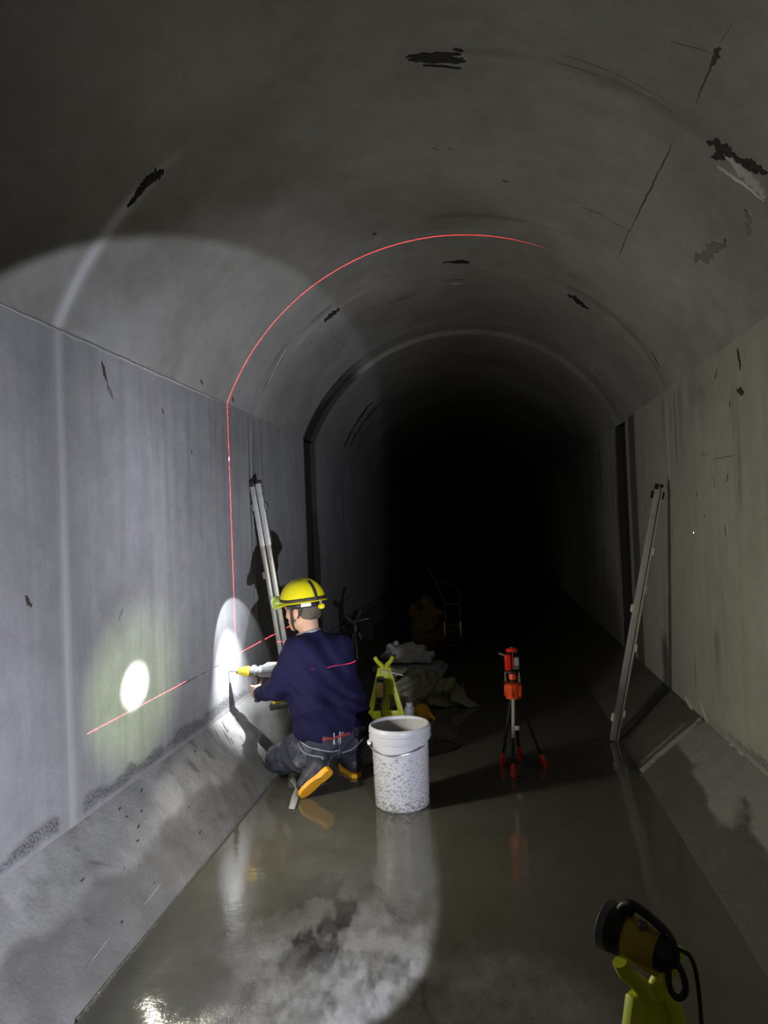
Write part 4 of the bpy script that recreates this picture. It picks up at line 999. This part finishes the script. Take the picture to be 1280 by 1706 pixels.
for k in range(4): MB().box(D(.30+.022*k, -.034, .016), (.008, .004, .026)).build('vent_slot', M_BLACK, dr)
MB().bar(D(.345, 0, -.02), D(.345, 0, -.165), .036, .046, (1, 0, 0), .010).build('grip', M_GREYD, dr)
MB().box(D(.318, 0, -.034), (.020, .018, .034), bev=.005).build('trigger', M_BLACK, dr)
MB().bar(D(.275, 0, -.180), D(.400, 0, -.148), .066, .026, (0, 0, 1), .007).build('battery_shoe', M_YEL, dr)
MB().bar(D(.258, 0, -.212), D(.390, 0, -.188), .070, .040, (0, 0, 1), .008).build('battery', M_BLACK, dr)
MB().lathe([(.030, .150), (.038, .152), (.038, .172), (.030, .174)], DT, (1, 0, 0), 24, True, True).build('side_collar', M_GREYD, dr)
MB().tube([D(.172, 0, -.028), D(.174, 0, -.055), D(.175, 0, -.07), D(.175, 0, -.16), D(.175, 0, -.172)], [.020, .014, .0165, .0165, .020], 14).build('side_handle', M_GREYD, dr)
MB().lathe([(.020, 0), (.021, -.006), (.018, -.012), (.001, -.013)], D(.175, 0, -.170), n=16).build('handle_end', M_BLACK, dr)

# ------------------------------------------------------------------ tarp and background clutter
def crumple(name, label, cat, ctr, rad, mt, seed, res=.014, blobs=14, fold=.03, zcut=.002):
    rnd_ = random.Random(seed); ctr = np.array(ctr, float); rad = np.array(rad, float)
    S = SDF(ctr-rad*1.35-(0, 0, .0), ctr+rad*1.4+(0, 0, .05), res)
    S.ell(ctr+(0, 0, -rad[2]*.3), rad*V3(.85, .85, .9), None, .05)
    for k in range(blobs):
        a = rnd_.uniform(0, 6.283); q_ = rnd_.uniform(.2, .85); p = ctr+rad*V3(q_*math.cos(a), q_*math.sin(a), rnd_.uniform(-.8, .5))
        e = rnd_.uniform(0, 6.283); l_ = rnd_.uniform(.25, .6)*rad[0]; p2 = p+V3(l_*math.cos(e), .5*l_*math.sin(e), rnd_.uniform(-.5, .5)*rad[2])
        S.cap(p, p2, rnd_.uniform(.10, .24)*rad[2]+.02, rnd_.uniform(.08, .2)*rad[2]+.015, .02)
    X, Y, Z = S.grid(); n1 = np.abs(np.sin(X*17+3*np.sin(Y*9+seed)+2.5*np.sin(Z*14))); n2 = np.abs(np.sin(Z*25-X*13+3*np.sin(X*11+Y*7)))
    S.F += (fold*(n1-.5)+fold*.6*(n2-.5)).astype(np.float32)
    S.cut(ctr*V3(1, 1, 0)+V3(0, 0, zcut), (0, 0, -1))
    Vv, Q = S.mesh(1)
    o = mk(name, Vv, Q, mt, None, sharp=None)
    return tag(o, label, cat)
tc_ = at(682, 1192, Z=0)+V3(.0, .40, 0)
crumple('tarpaulin', 'crumpled olive tarpaulin heap on the floor behind the far lamp stand', 'tarpaulin', tc_+(0.05, 0, .10), (.46, .26, .20), M_TARP, 3, res=.011, fold=.034)
# white cup and orange float beside the stand
cu = at(683, 1200, Z=0)
cr = thing('plastic_jug', 'small white plastic jug beside the right leg of the far stand', 'jug', tuple(cu))
MB().lathe([(.001, 0), (.034, 0), (.038, .006), (.040, .08), (.038, .095), (.024, .104), (.022, .118)], cu, n=24).build('shell', M_WHITEP, cr); MB().lathe([(.026, .114), (.026, .132), (.001, .133)], cu, n=20).build('cap', M_WHITEP, cr)
of = at(700, 1200, Z=0)+V3(0.01, .06, 0)
oc = thing('scoop', 'orange plastic scoop lying beside the white jug', 'scoop', tuple(of))
pr = [(.001, .105), (.03, .10), (.055, .078), (.066, .045), (.066, .0), (.060, 0), (.060, .042), (.048, .072), (.001, .095)]
MB().lathe(pr, of, n=28).build('bowl', M_ORANGE, oc); MB().bar(of+(.05, -.03, .05), of+(.10, -.06, .006), .022, .010, (0, 1, 0), .003).build('handle', M_ORANGE, oc)
wb = at(630, 1222, Z=0)
wp = thing('styrofoam_block', 'white block on the floor under the far lamp stand', 'block', tuple(wb)); MB().box(wb+(-.01, -.03, .022), (.13, .07, .042), bev=.006).build('block', M_WHITEP, wp); MB().box(wb+(-.01, -.03, .0445), (.10, .05, .004), bev=.001).build('lid', M_BOARD, wp)
# cable loops
cb = at(745, 1246, Z=0)
def cable(name, label, pts, r_, mt=M_RUBBER):
    o_ = MB().tube(spline(pts, 8), r_, 8).build(name, mt); return tag(o_, label, 'cable')
gp = [at(x_, y_, Z=.006) for x_, y_ in ((722, 1237), (738, 1234), (757, 1236), (765, 1241), (758, 1248), (738, 1254), (716, 1256), (690, 1257))]
cable('cable', 'black cable looped on the floor right of the white bucket', gp, .0052)
gp = [at(x_, y_, Z=.006) for x_, y_ in ((607, 1276), (616, 1273), (630, 1271), (650, 1268))]
cable('cable', 'thin black cable end on the floor between the worker and the bucket', gp, .004)
# strip of grey tape in front of the worker
tpts = [at(x_, y_, Z=.004) for x_, y_ in ((494, 1290), (489, 1303), (497, 1314), (492, 1328), (486, 1348))]
V = []
for i, p in enumerate(tpts):
    wv = .017+.004*(i % 2); V += [p+V3(-wv, .004, .0), p+V3(0, 0, .006*(i % 2)), p+V3(wv, -.004, .0)]
o_ = mk('tape_strip', V, [(3*i+j, 3*i+j+1, 3*i+j+4, 3*i+j+3) for i in range(4) for j in range(2)], mat('grey_cloth_tape', (.36, .36, .34), .7), None, sharp=None)
sm = o_.modifiers.new('thickness', 'SOLIDIFY'); sm.thickness = .002; tag(o_, 'crumpled strip of grey tape on the floor beside the orange boot sole', 'tape')
# heap of clutter further up the tunnel
def flr(px, py, d): p = at(px, py, d=d); return p
g0 = at(672, 1100, Z=0)
crumple('cement_sack', 'grimy white sack lying on the grey sheet deep in the tunnel', 'sack', V3(-.80, 6.9, .22), (.25, .15, .14), M_RAG, 15, res=.012, fold=.022, zcut=.125)
bd = thing('sheet_stack', 'flat grey sheets lying under the grimy white sack', 'sheet', (-.74, 6.9, 0))
for k, (z, sh) in enumerate(((.02, .0), (.055, .02), (.085, -.02))): MB().bar((-1.10+sh, 6.85, z), (-.45+sh, 6.82, z+.01), .36, .024, (0, 0, 1), .004).build('sheet', M_BOARD, bd)
crumple('ochre_bag', 'ochre brown bag standing behind the white sack in the dark', 'bag', V3(-.72, 8.1, .30), (.22, .18, .30), M_BROWN, 22, res=.016, fold=.02)
# folding step stool with a ribbed tread
st = thing('step_stool', 'dark step stool with pale edged ribbed tread deep in the tunnel', 'stool', (-.40, 7.7, 0))
q = V3(-.40, 7.7, 0)
for sx in (-1, 1):
    MB().bar(q+(sx*.085, -.12, 0), q+(sx*.08, .10, .58), .022, .03, (0, 1, 0), .003).build('side_rail', M_SHADE, st)
    MB().bar(q+(sx*.085, -.115, .26), q+(sx*.085, -.115, .40), .010, .008, (0, 1, 0), .001).build('edge_strip', M_ALUD, st)
    MB().bar(q+(sx*.08, .26, 0), q+(sx*.07, .12, .58), .02, .02, (0, 1, 0), .003).build('rear_leg', M_SHADE, st)
for k, z in enumerate((.16, .36, .57)):
    tr_ = MB().box(q+(0, -.10+.10*k, z), (.16, .14, .024), bev=.004).build('tread', M_SHADE, st)
for k in range(7): MB().box(q+(0, -.118+.004*k, .265+.018*k), (.15, .012, .009), bev=.002).build('rib', M_SHADE, st)
hr = MB().tube(spline([q+(-.08, .10, .57), q+(-.13, .12, .70), q+(-.20, .15, .86), q+(-.26, .16, .96)], 6), .013, 8).build('handle_bar', M_SHADE, st)
MB().tube(spline([q+(.08, .10, .57), q+(.06, .12, .72), q+(-.08, .14, .80), q+(-.16, .15, .82)], 6), .011, 8).build('handle_bar', M_SHADE, st)
# black stand with levers behind the worker's shoulder
hb = thing('instrument_stand', 'black three legged stand with raised levers behind the worker', 'stand', (-1.15, 6.25, 0))
q = V3(-1.14, 6.25, 0); hh = V3(-1.19, 6.25, .56)
for k, a in enumerate((.5, 2.5, 4.7)):
    MB().bar(hh+V3(.02*math.cos(a), .02*math.sin(a), -.02), q+V3(.12*math.cos(a), .16*math.sin(a), .006), .026, .018, (0, 0, 1), .003).build('leg', M_BLACK, hb)
MB().lathe([(.03, -.06), (.036, -.05), (.036, .0), (.026, .02), (.018, .06)], hh, n=18, cap0=True, cap1=True).build('head', M_BLACK, hb)
MB().tube([hh+V3(-.01, 0, .03), hh+V3(-.06, -.01, .07), hh+V3(-.085, -.01, .10)], [.018, .020, .022], 10).build('lever', M_RUBBER, hb)
MB().tube([hh+V3(.01, 0, .04), hh+V3(.035, 0, .10), hh+V3(.06, 0, .155)], [.014, .016, .018], 10).build('lever', M_RUBBER, hb)
MB().tube([hh+V3(.01, 0, .04), hh+V3(.07, .02, .055), hh+V3(.12, .03, .062)], .006, 8).build('rod', M_STEEL, hb)
# ------------------------------------------------------------------ drilling dust
DU = mat('drilling_dust', (1, 1, 1)); DU.node_tree.nodes.clear()
nt = DU.node_tree; N = nt.nodes; K = nt.links
out = N.new('ShaderNodeOutputMaterial'); vs_ = N.new('ShaderNodeVolumeScatter'); K.new(vs_.outputs[0], out.inputs['Volume'])
vs_.inputs['Color'].default_value = (.92, .92, .90, 1); vs_.inputs['Anisotropy'].default_value = .2
tcn = N.new('ShaderNodeTexCoord'); ns = N.new('ShaderNodeTexNoise'); ns.inputs['Scale'].default_value = 9; ns.inputs['Detail'].default_value = 3; K.new(tcn.outputs['Object'], ns.inputs['Vector'])
ln = N.new('ShaderNodeVectorMath'); ln.operation = 'LENGTH'; mpn = N.new('ShaderNodeMapping'); mpn.inputs['Scale'].default_value = (1/.14, 1/.21, 1/.19); K.new(tcn.outputs['Object'], mpn.inputs[0]); K.new(mpn.outputs[0], ln.inputs[0])
fo = N.new('ShaderNodeMapRange'); fo.inputs[1].default_value = 1.0; fo.inputs[2].default_value = .1; fo.inputs[3].default_value = 0; fo.inputs[4].default_value = 1; K.new(ln.outputs['Value'], fo.inputs[0])
nr = N.new('ShaderNodeMapRange'); nr.inputs[1].default_value = .35; nr.inputs[2].default_value = .7; K.new(ns.outputs['Fac'], nr.inputs[0])
mm_ = N.new('ShaderNodeMath'); mm_.operation = 'MULTIPLY'; K.new(fo.outputs[0], mm_.inputs[0]); K.new(nr.outputs[0], mm_.inputs[1])
m3 = N.new('ShaderNodeMath'); m3.operation = 'MULTIPLY'; m3.inputs[1].default_value = 16; K.new(mm_.outputs[0], m3.inputs[0]); K.new(m3.outputs[0], vs_.inputs['Density'])
bm = bmesh.new(); bmesh.ops.create_icosphere(bm, subdivisions=3, radius=1)
for v in bm.verts: v.co = Vector((v.co.x*.14, v.co.y*.21, v.co.z*.19))
me = bpy.data.meshes.new('dust_cloud'); bm.to_mesh(me); bm.free(); me.materials.append(DU)
dc = put(bpy.data.objects.new('dust_cloud', me)); dc.location = (-1.45, 4.30, .30)
tag(dc, 'thin grey drilling dust hanging below the drill at the left wall', 'dust', kind='stuff')
scene.cycles.volume_step_rate = 2
